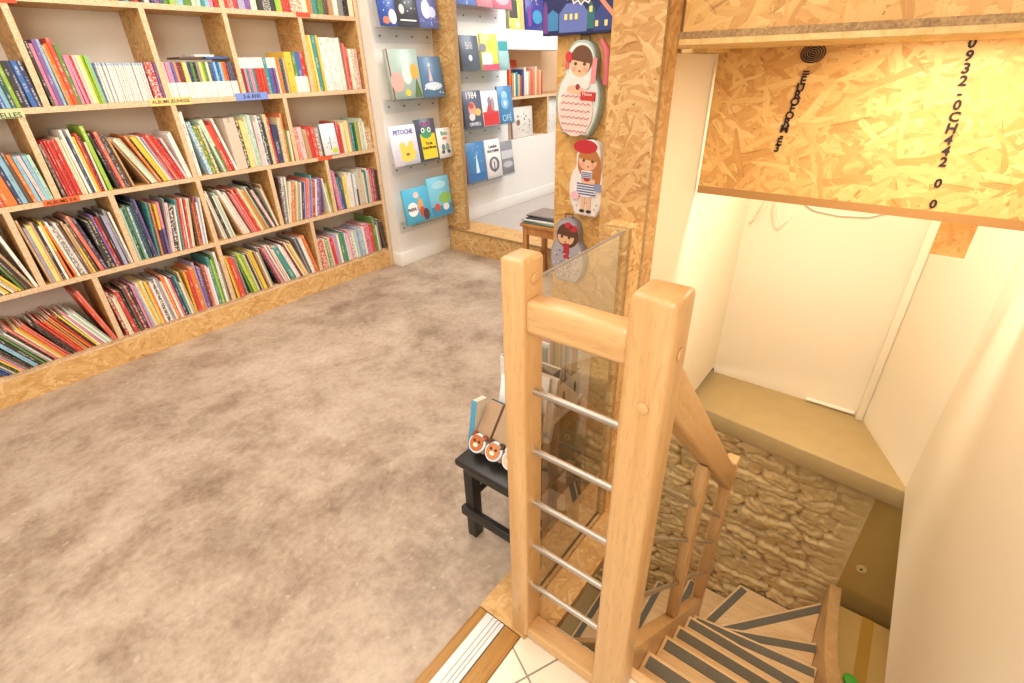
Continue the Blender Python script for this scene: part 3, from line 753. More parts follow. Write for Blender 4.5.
# flat books lying on top of the fourth shelf series
def flat_book(c, x0, x1, z, t_, d, label, group, c2=None):
    o = MB().box(0, x1-x0, 0, d, 0, t_).build('book', MBOOK, None, (x0, SHY+.03, z), bevel=.0008)
    tag(o, label, 'book', group); o['ink_a'] = lin(PAL[c]); o['ink_b'] = lin(PAL[c2 or c]); o['ink_c'] = lin(PAL['w']); o['split'] = -1.0; o['pattern'] = 1.0 if c2 else 0.0; o['thick'] = 9.0
TOPZ = 1.287+.185
flat_book('B', 1.32, 1.44, TOPZ, .010, .16, 'brown book lying flat on the series in the third bay', 'flat books')
flat_book('w', 1.40, 1.50, TOPZ+.0105, .010, .16, 'white patterned book lying flat over a brown one', 'flat books', 's')
flat_book('b', 1.455, 1.58, TOPZ, .010, .16, 'blue book lying flat against the third bay upright', 'flat books')

# ------------------------------------------------------------------ books shown face out
def cover(label, cat, x, y, z, w, h, t_, base, group=None, tilt=8, yaw=0, art=(), words=(), name='picture_book'):
    """front looks towards -Y; art: (shape, u, v, ru, rv, colour); words: (string, u, v, size, colour)"""
    o = MB().box(0, w, 0, .002, 0, h).box(0, .002, .002, t_, 0, h).box(0, w, t_-.002, t_, 0, h).build(name, MC(base, .35), None, (x, y, z+t_*math.sin(math.radians(tilt))+.0006), (math.radians(-tilt), 0, math.radians(yaw)), bevel=.0006, seg=1)
    tag(o, label, cat, group)
    MB().box(.0022, w-.003, .0022, t_-.0022, .003, h-.003).build('page_block', MPAGE, o)
    for k, (sh, u, v, ru, rv, c) in enumerate(art):
        mb = MB(); cx, cz = u*w, v*h; yv = -.0004-.00025*k
        if sh == 'e': mb.prism([(cx+ru*w*math.cos(a), cz+rv*h*math.sin(a)) for a in np.linspace(0, 2*math.pi, 22)[:-1]], yv, .0001, 'Y')
        elif sh == 'r': mb.box(cx-ru*w, cx+ru*w, yv, .0001, cz-rv*h, cz+rv*h)
        elif sh == 't': mb.prism([(cx-ru*w, cz-rv*h), (cx+ru*w, cz-rv*h), (cx, cz+rv*h)], yv, .0001, 'Y')
        elif sh == 's':
            rr = random.Random(int(u*991+v*577+k))
            for _ in range(int(14)):
                a, b_, q = cx+rr.uniform(-ru, ru)*w, cz+rr.uniform(-rv, rv)*h, rr.uniform(.012, .03)*w
                mb.prism([(a+q*math.cos(x_), b_+q*math.sin(x_)) for x_ in np.linspace(0, 2*math.pi, 9)[:-1]], yv, .0001, 'Y')
        mb.build('dot_pattern' if sh == 's' else 'cover_art', MC(c, .4), o)
    for k, (s, u, v, sz, c) in enumerate(words):
        text('title_lettering', s, sz, MC(c, .4), o, (u*w, -.0022-.0001*k, v*h), FRONT, bold=.0006)
    return o

# book facing out on the third shelf
cover('white picture book with blue tree drawing facing out of the third shelf', 'book', 2.047, SHY-.006, .8985, .112, .196, .012, 'eef2f4', None, 4, 0,
      [('s', .5, .75, .42, .2, '9cc0dc'), ('s', .5, .55, .4, .2, '6f95b8'), ('r', .5, .38, .02, .2, '5a5a60'), ('s', .35, .3, .2, .12, 'c05a5a'), ('e', .72, .14, .2, .08, 'c8d44a')])

# clear racks
def rack(x0, x1, z, label, yw=3.07, group='clear display racks'):
    t = thing('display_rack', label, 'display rack', (x0, yw, z), group=group)
    L = x1-x0
    MB().box(0, L, -.006, -.002, -.085, .005).build('back_plate', MACRYL, t)
    MB().box(0, L, -.155, -.006, -.004, .0).build('shelf_plate', MACRYL, t)
    MB().box(0, L, -.158, -.155, -.004, .028).build('front_lip', MACRYL, t)
    for k in range(4): MB().disc((.04+k*(L-.08)/3, -.006, -.045), (0, -1, 0), .006, .004, 10).build('screw', MSCREW, t)
for k, z in enumerate((1.645, 1.213, .783, .343)):
    rack(2.515, 3.03, z, ['clear rack highest on the white pier', 'clear rack second from top on the white pier', 'clear rack third from top on the white pier', 'clear rack lowest on the white pier'][k])
for k, z in enumerate((1.80, 1.375, .962, .535)):
    rack(3.16, 3.83, z, ['clear rack highest on the far room wall', 'clear rack second from top on the far room wall', 'clear rack third from top on the far room wall', 'clear rack lowest on the far room wall'][k])
GP, GF = 'books on the pier racks', 'books on the far room racks'
YB = 2.93
def pc(label, x0, x1, z, h, t_, base, art=(), words=(), dy=0, tilt=7, g=GP):
    return cover(label, 'book', x0, YB+dy-.0+h*0, z+.0018, x1-x0, h, t_, base, g, tilt, 0, art, words)
S_ = .978
pc('blue picture book with white and orange fox drawing on the top pier rack', 2.47, 2.61, 1.645, .26, .012, '3b58a8', [('s', .5, .5, .45, .45, 'e8ecf4'), ('e', .35, .12, .2, .08, 'd8652c'), ('e', .75, .2, .22, .16, 'e9e9ee')])
pc('charcoal picture book with white chalk drawings on the top pier rack', 2.615, 2.80, 1.645, .28, .014, '47484c', [('s', .5, .55, .4, .3, 'd8d4cc'), ('e', .3, .72, .12, .07, 'b9b4ac'), ('e', .68, .66, .13, .08, 'a8a49c'), ('e', .25, .35, .12, .1, 'c8c4bc'), ('r', .5, .13, .38, .015, 'e8e4dc')])
pc('violet picture book with pale figure on the top pier rack', 2.805, 2.99, 1.645, .27, .012, '6770ac', [('e', .45, .72, .14, .16, 'd8d4dc'), ('e', .42, .4, .22, .2, 'e6e0e4'), ('e', .7, .35, .2, .12, 'c4c8e0'), ('s', .5, .15, .45, .1, 'aab0d8')])
pc('pale green art book with yellow dress figure and red spine on pier rack', 2.505, 2.775, 1.213, .305, .035, 'a9bdb2', [('r', .02, .5, .02, .5, '8d3b34'), ('e', .2, .35, .22, .2, 'd9a79a'), ('e', .55, .5, .16, .2, 'd7dcd6'), ('e', .82, .55, .14, .16, 'd9a63a'), ('t', .85, .22, .14, .2, '5d6f3e'), ('e', .5, .12, .09, .07, 'e8c83e')])
pc('steel blue album with white tower drawing on the second pier rack', 2.785, 3.0, 1.213, .262, .013, '5d7f9e', [('e', .5, .28, .4, .10, 'cfdbe4'), ('t', .42, .6, .09, .2, 'd6b9bc'), ('e', .42, .8, .05, .05, 'e4d0d0'), ('s', .5, .2, .4, .1, 'eef2f4')], [])
pc('white picture book with yellow monster titled PETOCHE on third pier rack', 2.44, 2.685, .783, .268, .014, 'e6e2ee', [('e', .55, .28, .32, .2, 'ead35c'), ('e', .4, .48, .12, .1, 'ead35c'), ('e', .72, .48, .1, .12, 'ead35c'), ('e', .55, .27, .07, .035, 'b5443a'), ('e', .2, .3, .1, .12, 'd5cfe2')], [('PETOCHE', .5, .83, .042, '5a68b0')])
pc('dark picture book with frog face over yellow label on third pier rack', 2.69, 2.885, .783, .292, .016, '47505f', [('r', .55, .35, .38, .3, 'f0cf2e'), ('e', .5, .66, .28, .12, '4f9a6c'), ('e', .34, .74, .09, .06, 'e9f0ea'), ('e', .66, .74, .09, .06, 'e9f0ea'), ('e', .34, .74, .04, .03, '20282a'), ('e', .66, .74, .04, .03, '20282a')], [('GLOU', .5, .88, .04, 'c05aa0'), ('To ba', .55, .42, .028, '3a3424'), ('Grand Monde', .54, .32, .024, '3a3424')])
pc('small white picture book with green sketch on third pier rack', 2.89, 3.04, .783, .215, .012, 'f0ece6', [('e', .35, .35, .13, .12, '6d8c88'), ('e', .65, .35, .13, .13, '88a09c'), ('e', .3, .2, .12, .06, '4a6060'), ('e', .7, .2, .12, .06, '4a6060')], [('Bon', .5, .82, .042, '2f9a80'), ('chic', .5, .66, .032, 'd06a50')])
pc('cyan picture book with white bubble reading PAPA on the lowest pier rack', 2.49, 2.745, .343, .262, .020, '56b4d8', [('e', .3, .42, .21, .2, 'f4f2ee'), ('e', .62, .5, .1, .2, 'e2a65c'), ('e', .5, .8, .11, .09, 'e8d4c4'), ('e', .66, .3, .1, .16, 'c8503c'), ('e', .8, .2, .12, .18, '5a4038')], [('PAPA !', .3, .42, .036, '30343a')])
pc('sky blue picture book with hills and animals on the lowest pier rack', 2.75, 2.99, .343, .305, .018, '7cc3dc', [('s', .5, .8, .3, .07, '2f5a78'), ('e', .7, .45, .28, .14, '8ab85a'), ('r', .5, .14, .48, .13, '3f88a8'), ('e', .3, .25, .12, .1, 'c8503c'), ('e', .7, .22, .14, .09, 'e4e0d8'), ('e', .5, .8, .32, .1, 'a9dcea')], [])
# spare copies behind
# far room racks
def fc(label, x0, x1, z, h, t_, base, art=(), words=(), dy=0): return pc(label, x0, x1, z, h, t_, base, art, words, dy, 7, GF)
fc('red and blue illustrated book on the highest far rack', 3.15, 3.40, 1.80, .26, .02, '6f88c8', [('r', .04, .5, .04, .5, 'c03030'), ('s', .5, .4, .4, .4, 'b9cce8')])
fc('pink book beside the blue one on the highest far rack', 3.41, 3.60, 1.80, .26, .02, 'e9929a', [('s', .5, .4, .4, .4, 'f0b0b0')])
fc('deeper pink book last on the highest far rack', 3.605, 3.84, 1.80, .25, .02, 'e27a8c', [('e', .5, .3, .4, .2, 'e898a4')])
fc('dark grey thick book with small white emblem on second far rack', 3.21, 3.42, 1.375, .235, .045, '5d6674', [('e', .5, .36, .10, .09, 'dfe3e6')], [('BON', .45, .76, .036, 'd5d9dc'), ('SENS', .47, .66, .036, 'd5d9dc')])
fc('lime green book with pink band on second far rack', 3.455, 3.66, 1.375, .255, .02, 'd3da62', [('r', .5, .09, .5, .09, 'e0566e'), ('r', .3, .32, .3, .16, 'f2e8ea'), ('e', .1, .62, .2, .12, '8a8488'), ('e', .6, .7, .3, .14, 'c0d050')])
fc('narrow teal and white book on second far rack', 3.665, 3.80, 1.375, .215, .02, '9fc9c8', [('r', .5, .8, .45, .16, '3f9a9c'), ('s', .5, .35, .45, .3, 'e8eeee')])
fc('slate book titled 1984 with red figure on third far rack', 3.21, 3.43, .962, .275, .03, '5b6276', [('e', .45, .5, .2, .2, 'e8a48c'), ('e', .42, .6, .14, .08, 'c05a4c'), ('e', .75, .42, .16, .1, 'efbf6a'), ('e', .4, .3, .16, .1, 'e4d8d0')], [('1984', .45, .87, .07, 'f2efe8'), ('ORWELL', .52, .1, .036, 'e8e8ee')])
fc('white and red book with red dress on third far rack', 3.435, 3.645, .962, .265, .02, 'efe9e6', [('r', .5, .21, .48, .2, 'd23a3c'), ('t', .5, .6, .3, .26, 'cf4a50'), ('e', .45, .7, .1, .14, '8d8a90'), ('e', .66, .62, .1, .2, 'a89aa0')], [])
fc('blue diver book with pale letters on third far rack', 3.65, 3.85, .962, .295, .02, '4f86b4', [('e', .45, .75, .2, .12, '9fd0ea'), ('e', .45, .55, .26, .16, '7fb8dc'), ('e', .45, .54, .1, .07, 'd8eef6')], [('OPÉ', .5, .14, .075, '9fd4ee')])
fc('red spined blue book with ice towers on lowest far rack', 3.20, 3.45, .535, .315, .03, '4a84b8', [('r', .02, .5, .02, .5, 'b03030'), ('t', .55, .4, .12, .35, 'd4ecf6'), ('s', .5, .7, .4, .2, '8fc0de'), ('r', .5, .12, .48, .1, '3a6ea6')])
fc('white book with dark round engraving on lowest far rack', 3.46, 3.665, .535, .315, .02, 'eeeae6', [('e', .5, .35, .34, .2, '6d6a74'), ('e', .5, .36, .18, .14, 'd8d4d4'), ('r', .5, .28, .03, .14, '4a4852')], [('London', .5, .82, .036, '4a4852'), ('NOCTURNE', .5, .7, .028, '4a4852')])
fc('narrow grey photograph book on lowest far rack', 3.67, 3.84, .535, .28, .02, '8c8e92', [('r', .5, .6, .48, .12, 'c8cacc'), ('e', .5, .3, .4, .1, 'b9bbc0')])

# ------------------------------------------------------------------ doll shaped cases on the display panel
PX = 2.55
struct('wall_display_panel', MB().box(PX, PX+.03, 1.0, 1.652, 0, 2.75, edge=1, emax=.04), [MOSBW, MEDGED], 'oriented strand board panel carrying the doll cases')
def outline(w, h):
    """bowling-pin silhouette, local (u across, v up), base at 0"""
    pts = [(.30, 0), (.44, .17), (.50, .36), (.45, .54), (.33, .66), (.33, .80), (.27, .92), (.14, .985)]
    # smooth with Catmull-Rom
    full = [(x, y) for x, y in pts]; out = []
    P = [full[0]]+full+[(0, 1.0)]+[(-.14, .985)]
    for i in range(1, len(P)-2):
        p0, p1, p2, p3 = P[i-1], P[i], P[i+1], P[i+2]
        for k in range(4):
            t = k/4
            out.append(tuple(.5*((2*p1[j])+(-p0[j]+p2[j])*t+(2*p0[j]-5*p1[j]+4*p2[j]-p3[j])*t*t+(-p0[j]+3*p1[j]-3*p2[j]+p3[j])*t**3) for j in (0, 1)))
    out.append((0, 1.0))
    return [(-x*w, y*h) for x, y in out]+[(x*w, y*h) for x, y in out[-2::-1]]
def doll(label, y, z, w, h, body, side, hair, tilt, parts, hh=.02):
    t = thing('hanging_doll_case', label, 'doll-shaped case', (PX-.001, y, z), (tilt, 0, 0), 'doll cases on the panel')
    D = .06
    MB().prism([(u, v) for u, v in outline(w, h)], -D, 0, 'X').build('case_body', MC(side), t, bevel=.004)
    MB().prism([(u*.93, v*.955+.02*h) for u, v in outline(w, h)], -D-.0015, -D+.001, 'X').build('front_sheet', MC(body), t)
    hp = MB(); hp.tube([(-D*.5, -.025, h*.985), (-D*.5, -.025, h+hh), (-D*.5, .025, h+hh), (-D*.5, .025, h*.985)], .004, 8); hp.build('handle', MC('5a4a40'), t)
    e = lambda u, v, ru, rv, dx: [(-u*w+ru*w*math.cos(a), v*h+rv*h*math.sin(a)) for a in np.linspace(0, 2*math.pi, 25)[:-1]]
    for k, (n, sh, u, v, ru, rv, c) in enumerate(parts):
        x0 = -D-.002-.0005*k; m = MB()
        if sh == 'e': m.prism(e(u, v, ru, rv, 0), x0, -D, 'X')
        elif sh == 'r': m.box(x0, -D, -(u-ru)*w, -(u+ru)*w, (v-rv)*h, (v+rv)*h)
        elif sh == 'f':   # fringe: ellipse cut by a slanted line
            m.prism([(-u*w+ru*w*math.cos(a), v*h+rv*h*math.sin(a)) for a in np.linspace(-.15, math.pi+.5, 20)], x0, -D, 'X')
        elif sh == 'w':   # wavy frills
            for q in range(6):
                vv = v-rv+2*rv*q/5; wid = ru*(1-.35*abs(q-2)/5) if q < 3 else ru
                m.tube([(x0, -(u+(-wid+2*wid*s/24))*w, (vv+.010*math.sin(s*1.6+q))*h) for s in range(25)], .0016, 4)
        elif sh == 'b':   # stripes
            for q in range(5):
                vv = v-rv+2*rv*(q+.5)/5
                m.box(x0, -D, -(u-ru)*w, -(u+ru)*w, (vv-rv*.11)*h, (vv+rv*.11)*h)
        elif sh == 's':
            rr = random.Random(k)
            for _ in range(26):
                a, b_ = u+rr.uniform(-ru, ru), v+rr.uniform(-rv, rv)
                m.prism([(-a*w+.005*math.cos(x_), b_*h+.005*math.sin(x_)) for x_ in np.linspace(0, 6.28, 8)[:-1]], x0, -D, 'X')
        m.build(n, MC(c), t)
    return t
SKIN = 'e2b48e'
d1 = doll('topmost doll case with pink ruffled dress and red ribbon hair', 1.49, 1.07, .26, .44, 'd3dad2', '9aa79c', '6b4630', math.radians(3),
     [('ribbon', 'r', .31, .70, .055, .13, 'd98a8a'), ('hair', 'e', .02, .80, .25, .15, '6b4630'), ('face', 'e', 0, .755, .215, .125, SKIN), ('fringe', 'f', .02, .82, .235, .10, '6b4630'),
      ('blush', 'e', -.13, .71, .05, .022, 'e89a84'), ('blush', 'e', .13, .71, .05, .022, 'e89a84'), ('eye', 'e', -.10, .765, .034, .017, '4a4a3e'), ('eye', 'e', .10, .765, .034, .017, '4a4a3e'), ('mouth', 'e', 0, .693, .025, .009, 'b8433c'),
      ('flower', 'e', -.26, .83, .075, .055, 'c8383c'), ('flower', 'e', -.29, .74, .05, .035, 'd0605c'), ('dress', 'e', -.02, .27, .40, .28, 'eccdc2'), ('dress', 'r', 0, .1, .28, .075, 'eccdc2'), ('blouse', 'e', 0, .56, .26, .07, 'e9d6cf'), ('arm', 'e', -.05, .50, .2, .045, SKIN), ('brooch', 'e', .0, .53, .05, .032, '8a3a40'),
      ('frill', 'w', -.02, .24, .34, .19, 'a85a5c'), ('flag_label', 'r', .24, .44, .16, .045, 'c8342e')])
MB().tube([(-.03, -.09, .445), (-.03, -.125, .40), (-.028, -.135, .33), (-.026, -.14, .25)], [.012, .018, .02, .022], 8).build('ribbon', MC('c86464'), d1)
text('label_lettering', 'Maison', .020, MC('f2e6e0'), d1, (-.0745, -.062, .203), WEST)
d2 = doll('middle doll case with red beret and striped sailor dress', 1.405, .648, .225, .405, 'e6ddd4', 'd8d0c8', 'b4733c', math.radians(1),
     [('hair', 'e', .03, .70, .31, .20, 'b4733c'), ('hair', 'e', .22, .55, .16, .2, 'b4733c'), ('face', 'e', 0, .73, .25, .115, SKIN), ('fringe', 'f', 0, .78, .27, .10, 'b4733c'), ('beret', 'e', -.09, .91, .32, .085, 'bb2a34'),
      ('blush', 'e', -.15, .69, .05, .022, 'e89a84'), ('blush', 'e', .15, .69, .05, .022, 'e89a84'), ('eye', 'e', -.11, .74, .036, .018, '4a5248'), ('eye', 'e', .13, .735, .036, .018, '4a5248'), ('mouth', 'e', .02, .665, .022, .009, 'b8433c'),
      ('lattice', 's', 0, .25, .36, .2, 'c0b2a8'), ('leg', 'r', -.07, .18, .05, .10, SKIN), ('leg', 'r', .10, .18, .05, .10, SKIN), ('shoe', 'e', -.08, .07, .07, .022, '2c2626'), ('shoe', 'e', .11, .07, .07, .022, '2c2626'),
      ('torso', 'r', 0, .53, .15, .08, 'e8e4e6'), ('skirt', 'e', .0, .37, .29, .105, 'e4e2ea'), ('stripe', 'b', 0, .37, .25, .085, '5a6488'), ('stripe', 'b', 0, .54, .14, .06, '5a6488'), ('arm', 'r', .06, .475, .19, .03, SKIN), ('bow', 'e', .02, .50, .09, .025, 'b03a40'), ('round_label', 'e', -.29, .27, .12, .055, 'e6b4bc'), ('bag', 'r', .33, .41, .1, .045, '8a90b0')], .0005)
d3 = doll('lowest doll case with red hair bow, partly behind the glass guard', 1.51, .225, .235, .39, 'a9a2a8', '908a90', '5c3a28', math.radians(-2),
     [('hair', 'e', .03, .74, .32, .19, '5c3a28'), ('face', 'e', -.02, .71, .24, .12, SKIN), ('fringe', 'f', -.02, .765, .25, .10, '5c3a28'), ('bow', 'e', .2, .86, .12, .05, 'b8343c'), ('bow', 'e', .06, .90, .11, .045, 'b8343c'), ('bow', 'e', .13, .875, .04, .03, '8c2028'),
      ('eye', 'e', -.13, .72, .036, .02, '453a34'), ('eye', 'e', .08, .715, .036, .02, '453a34'), ('mouth', 'e', -.03, .645, .022, .009, 'b8433c'), ('scarf', 'r', 0, .5, .08, .12, 'b03038'), ('pattern', 's', 0, .3, .4, .22, '6f6a88'), ('pattern', 's', 0, .3, .4, .22, 'd8d2cc')])
# boxed picture set above the dolls
t = thing('picture_box', 'dark blue box with painted night houses above the doll cases', 'picture box', (PX-.002, 1.51, 1.535), (0, 0, 0))
MB().box(-.05, 0, -.20, .20, 0, .34).build('carton', MC('28305c'), t, bevel=.002)
def bart(n, poly, c, k): MB().prism([(-u, v) for u, v in poly], -.0505-.0006*k, -.049, 'X').build(n, MC(c), t)
bart('painted_house', [(-.10, .01), (.06, .01), (.06, .09), (.03, .13), (-.06, .13), (-.10, .09)], '5f6fae', 1)
bart('painted_house', [(-.17, .02), (-.105, .02), (-.105, .09), (-.14, .11), (-.17, .09)], '3d7fae', 1)
bart('painted_tower', [(-.195, .01), (-.165, .01), (-.17, .12), (-.185, .15), (-.195, .12)], '6d3f86', 2)
bart('painted_house', [(.10, .01), (.195, .01), (.195, .08), (.145, .125), (.10, .08)], '33407c', 2)
bart('painted_roof', [(.125, .13), (.2, .06), (.2, .085), (.13, .15)], 'd98a6c', 3)
bart('painted_house', [(.06, .02), (.10, .02), (.10, .1), (.08, .13), (.06, .1)], '2f6a6c', 2)
for u, v in ((.08, .10), (.115, .04), (.165, .04), (-.06, .075), (-.03, .075), (0, .075)): bart('painted_window', [(u-.008, v-.012), (u+.008, v-.012), (u+.008, v+.012), (u-.008, v+.012)], 'e6d27c', 4)
bart('painted_sign', [(-.19, .17), (-.115, .17), (-.115, .24), (-.19, .24)], 'cfc05a', 3)
fur = []
for i, a in enumerate(np.linspace(0, 2*math.pi, 40)[:-1]): rr_ = 1.0+(.10 if i % 2 else -.05); fur.append((.03+.115*rr_*math.cos(a), .24+.105*rr_*math.sin(a)))
bart('painted_outline', [(.03+(u-.03)*1.07, .24+(v-.24)*1.07) for u, v in fur], 'e6e2de', 5); bart('painted_fur', fur, '77706c', 6)

# ------------------------------------------------------------------ wooden stool with a pile of magazines
t = thing('wooden_stool', 'oak stool with four splayed legs against the strand board step', 'stool', (2.83, 1.86, 0))
MB().box(-.14, .14, -.16, .16, .445, .468).build('seat', MSTOOLW, t, bevel=.004)
MB().box(-.11, .11, -.135, -.115, .39, .445).box(-.11, .11, .115, .135, .39, .445).box(-.125, -.105, -.135, .135, .39, .445).box(.105, .125, -.135, .135, .39, .445).build('apron', MSTOOLW, t)
for sx in (-1, 1):
    for sy in (-1, 1):
        MB().prism([(sx*.115-.017, sy*.125-.017), (sx*.115+.017, sy*.125-.017), (sx*.115+.017, sy*.125+.017), (sx*.115-.017, sy*.125+.017)], 0, .445, 'Z').build('leg', MSTOOLW, t, bevel=.003)
for sy in (-1, 1): MB().box(-.1, .1, sy*.125-.01, sy*.125+.01, .19, .225).build('stretcher', MSTOOLW, t)
for k, (c, dx, dy, rz, w, d) in enumerate([('5b6a60', 0, 0, .05, .26, .30), ('8a9a88', .005, .01, -.06, .25, .30), ('d9d5cc', 0, -.005, .03, .24, .29), ('3c4148', .01, 0, .1, .22, .28), ('4a4a50', .02, .005, -.12, .22, .27), ('8d8078', .02, .01, .02, .21, .26)]):
    z = .4685+k*.0086
    o = MB().box(-w/2, w/2, -d/2, d/2, 0, .008).build('magazine', MC(c), None, (2.83+dx, 1.86+dy, z), (0, 0, rz), bevel=.001)
    tag(o, ['sage green magazine at the bottom of the oak stool pile', 'pale green magazine second from the bottom on the oak stool', 'white magazine in the middle of the oak stool pile', 'black magazine above the white one on the oak stool', 'charcoal magazine just under the topmost on the oak stool', 'taupe magazine topmost of the oak stool pile'][k], 'magazine', 'magazines on the oak stool')

# ------------------------------------------------------------------ black step stool beside the newel post and what stands on it
BSX, BSY = .80, .575
t = thing('black_stool', 'low black painted wooden stool behind the slender newel post', 'stool', (BSX+.16, BSY+.145, 0))
MB().box(-.16, .17, -.145, .145, .328, .352).build('seat', MBLACK, t, bevel=.006)
MB().box(-.14, .15, -.125, .125, .29, .328).build('apron', MBLACK, t, bevel=.003)
for sx in (-1, 1):
    for sy in (-1, 1):
        MB().prism([(sx*.112-.02, sy*.122-.018), (sx*.112+.02, sy*.122-.018), (sx*.112+.02, sy*.122+.018), (sx*.112-.02, sy*.122+.018)], 0, .29, 'Z').build('leg', MBLACK, t, bevel=.003)
MB().box(-.145, -.123, -.15, .15, .10, .135).build('stretcher', MBLACK, t, bevel=.003); MB().box(.123, .145, -.15, .15, .10, .135).build('stretcher', MBLACK, t, bevel=.003)
MB().box(-.12, .12, .112, .132, .17, .20).build('stretcher', MBLACK, t, bevel=.003)
# animal shaped board books standing in a row, fronts to the stairs
ZS = .3525
def animal(label, y, w, face, ear, spine, hgt):
    t = thing('animal_board_book', label, 'board book', (.855, y, ZS+.012), (0, math.radians(40), 0), 'animal board books on the black stool')
    MB().box(0, .012, -w/2, w/2, .006, hgt).build('back_cover', MC(spine), t, bevel=.002); MB().box(-.016, -.0005, -w/2+.002, w/2-.002, .006, hgt-.004).build('page_block', MC('a98a6c'), t)
    m = MB(); m.disc((-.020, 0, .030), (-1, 0, 0), .030, .010, 22); o = m.build('face_plate', MC('d8dde0', .25), t, bevel=.002)
    MB().disc((-.031, 0, .030), (-1, 0, 0), .024, .002, 20).build('animal_face', MC(face), o)
    for s in (-1, 1):
        MB().disc((-.033, s*.009, .036), (-1, 0, 0), .004, .002, 10).build('eye', MC('2a2220'), o)
        MB().disc((-.022, s*.019, .052), (-1, 0, 0), .010, .008, 14).build('ear', MC(ear), o)
    MB().disc((-.033, 0, .024), (-1, 0, 0), .009, .002, 12, sy=.7).build('muzzle', MC('efd9c0'), o)
animal('board book with orange bear face, outermost on the black stool', .812, .058, 'b5622e', '8a4420', '2f4c58', .17)
animal('board book with peach monkey face, middle one on the black stool', .748, .06, 'c07a48', '4a2e22', '8a6a54', .19)
animal('board book with pale lion face next to the newel post', .684, .06, 'e6b494', 'c8ccd0', '7d6a5e', .19)
for k, (c, x, y, w, d, h_, rz, lab) in enumerate([('4f93b4', .90, .80, .05, .012, .17, 0, 'blue spined book standing behind the orange bear board book'), ('eef0ee', .985, .775, .014, .15, .20, 0, 'white book standing behind the animal board books'), ('f3efe8', 1.005, .765, .016, .16, .23, 0, 'tall white book second behind the animal board books'), ('ece6dc', 1.027, .755, .018, .17, .22, 0, 'cream book third behind the animal board books'), ('2c2e34', 1.051, .765, .014, .17, .24, 0, 'black book last behind the animal board books')]):
    if k == 0: w, d = .05, .02; y = .853; x = .86
    o = MB().box(0, w, -d/2, d/2, 0, h_).build('book', MC(c), None, (x, y, ZS), (0, math.radians(12), 0), bevel=.001); tag(o, lab, 'book', 'books on the black stool')
    MB().box(.002, w-.002, -d/2-.0008, d/2-.002, .003, h_+.0008).build('page_block', MPAGE, o)

# white file boxes with magazines behind the glass
def filebox(label, x, y, z):
    t = thing('magazine_file', label, 'magazine file', (x, y, z), group='magazine files behind the glass')
    for n, a in (('side', (0, .004, 0, .21)), ('side', (.076, .08, 0, .21))):
        MB().prism([(0, 0), (.21, 0), (.21, .24), (.12, .24), (0, .13)], a[0], a[1], 'X').build(n, MPLAST, t)
    MB().box(.004, .076, 0, .004, 0, .13).build('front', MPLAST, t); MB().box(.004, .076, .206, .21, 0, .24).build('back', MPLAST, t); MB().box(.004, .076, .004, .206, 0, .004).build('base', MPLAST, t)
    MB().disc((.04, -.0005, .07), (0, -1, 0), .012, .001, 14, sy=2.2, sx=.7).build('finger_hole', MDARK, t)
t = thing('white_cube_stand', 'low white stand under the magazine files behind the glass', 'stand', (1.345, .94, -.085))
MB().box(-.10, .17, -.12, .12, .27, .29).box(-.10, -.08, -.12, .12, .0855, .27).box(.15, .17, -.12, .12, .0855, .27).build('frame', MPLAST, t, bevel=.002)
MB().box(-.08, .15, .10, .12, .0855, .27).build('back', MSTOOLW, t); MB().box(-.079, .149, -.115, .0995, .19, .2).build('shelf', MSTOOLW, t)
MB().box(-.079, .149, -.115, -.105, .0855, .19).build('drawer_front', MC('6b4a30'), t)
for k in range(3): filebox(['white magazine file nearest the black stool', 'white magazine file in the middle of three', 'white magazine file nearest the strand board post'][k], 1.247+k*.0835, .827, .2055)
cl = ['3f6a8a', 'd8d4c8', 'b06a8a', '4a4a52', 'c89a5a', '7d8a6a', 'd9b8c4', '5a6a9a', 'c8c4bc', 'a85a4a', '8a6a9a', '6a8a8a']
for k in range(12):
    f = k//4; x = 1.247+f*.0835+.008+(k % 4)*.016
    o = MB().box(0, .0125, 0, .19, 0, .325+.012*(k % 3)).build('magazine', MC(cl[k]), None, (x, .835, .211), None, bevel=.0008)
    tag(o, f"{['blue', 'white', 'mauve', 'charcoal', 'ochre', 'olive', 'pale pink', 'indigo', 'pale grey', 'brick red', 'plum', 'teal'][k]} magazine standing in a white file behind the glass", 'magazine', 'magazines in the white files')

# ------------------------------------------------------------------ far room niche
t = thing('niche_shelf', 'oriented strand board shelf unit standing in the far room niche', 'shelf unit', (4.4, 3.25, .79))
MB().box(-.46, 1.5, -.17, .16, .345, .367, edge=1).build('shelf_board', [MOSBL, MEDGE], t); MB().box(.19, .215, -.17, .16, 0, .345, edge=1).build('upright', [MOSBL, MEDGE], t)
nb = [('e0602c', .03, .235), ('c08a4c', .02, .17), ('eadfc8', .025, .19), ('3f8f8c', .022, .20), ('d0c8a0', .02, .18), ('c05a4a', .02, .17), ('3f4f8a', .024, .22), ('e8dcc8', .024, .235), ('efe6dc', .03, .20), ('c8a070', .022, .21), ('e26a5a', .025, .22), ('e8865a', .022, .20), ('ead0b8', .022, .24), ('e2883c', .026, .22), ('d9b090', .026, .21), ('c85a3c', .02, .2)]
nn = ['orange', 'tan', 'cream', 'teal', 'straw', 'brick', 'indigo', 'ivory', 'white', 'sand', 'coral', 'salmon', 'pale peach', 'bright orange', 'beige', 'rust']
x = 4.0
for k, (c, w, h_) in enumerate(nb):
    o = MB().box(0, w, 0, .15, 0, h_).build('book', MC(c), None, (x, 3.10, 1.158), None, bevel=.001); tag(o, f'{nn[k]} book standing on the far room niche shelf', 'book', 'books in the far niche'); x += w+.0105
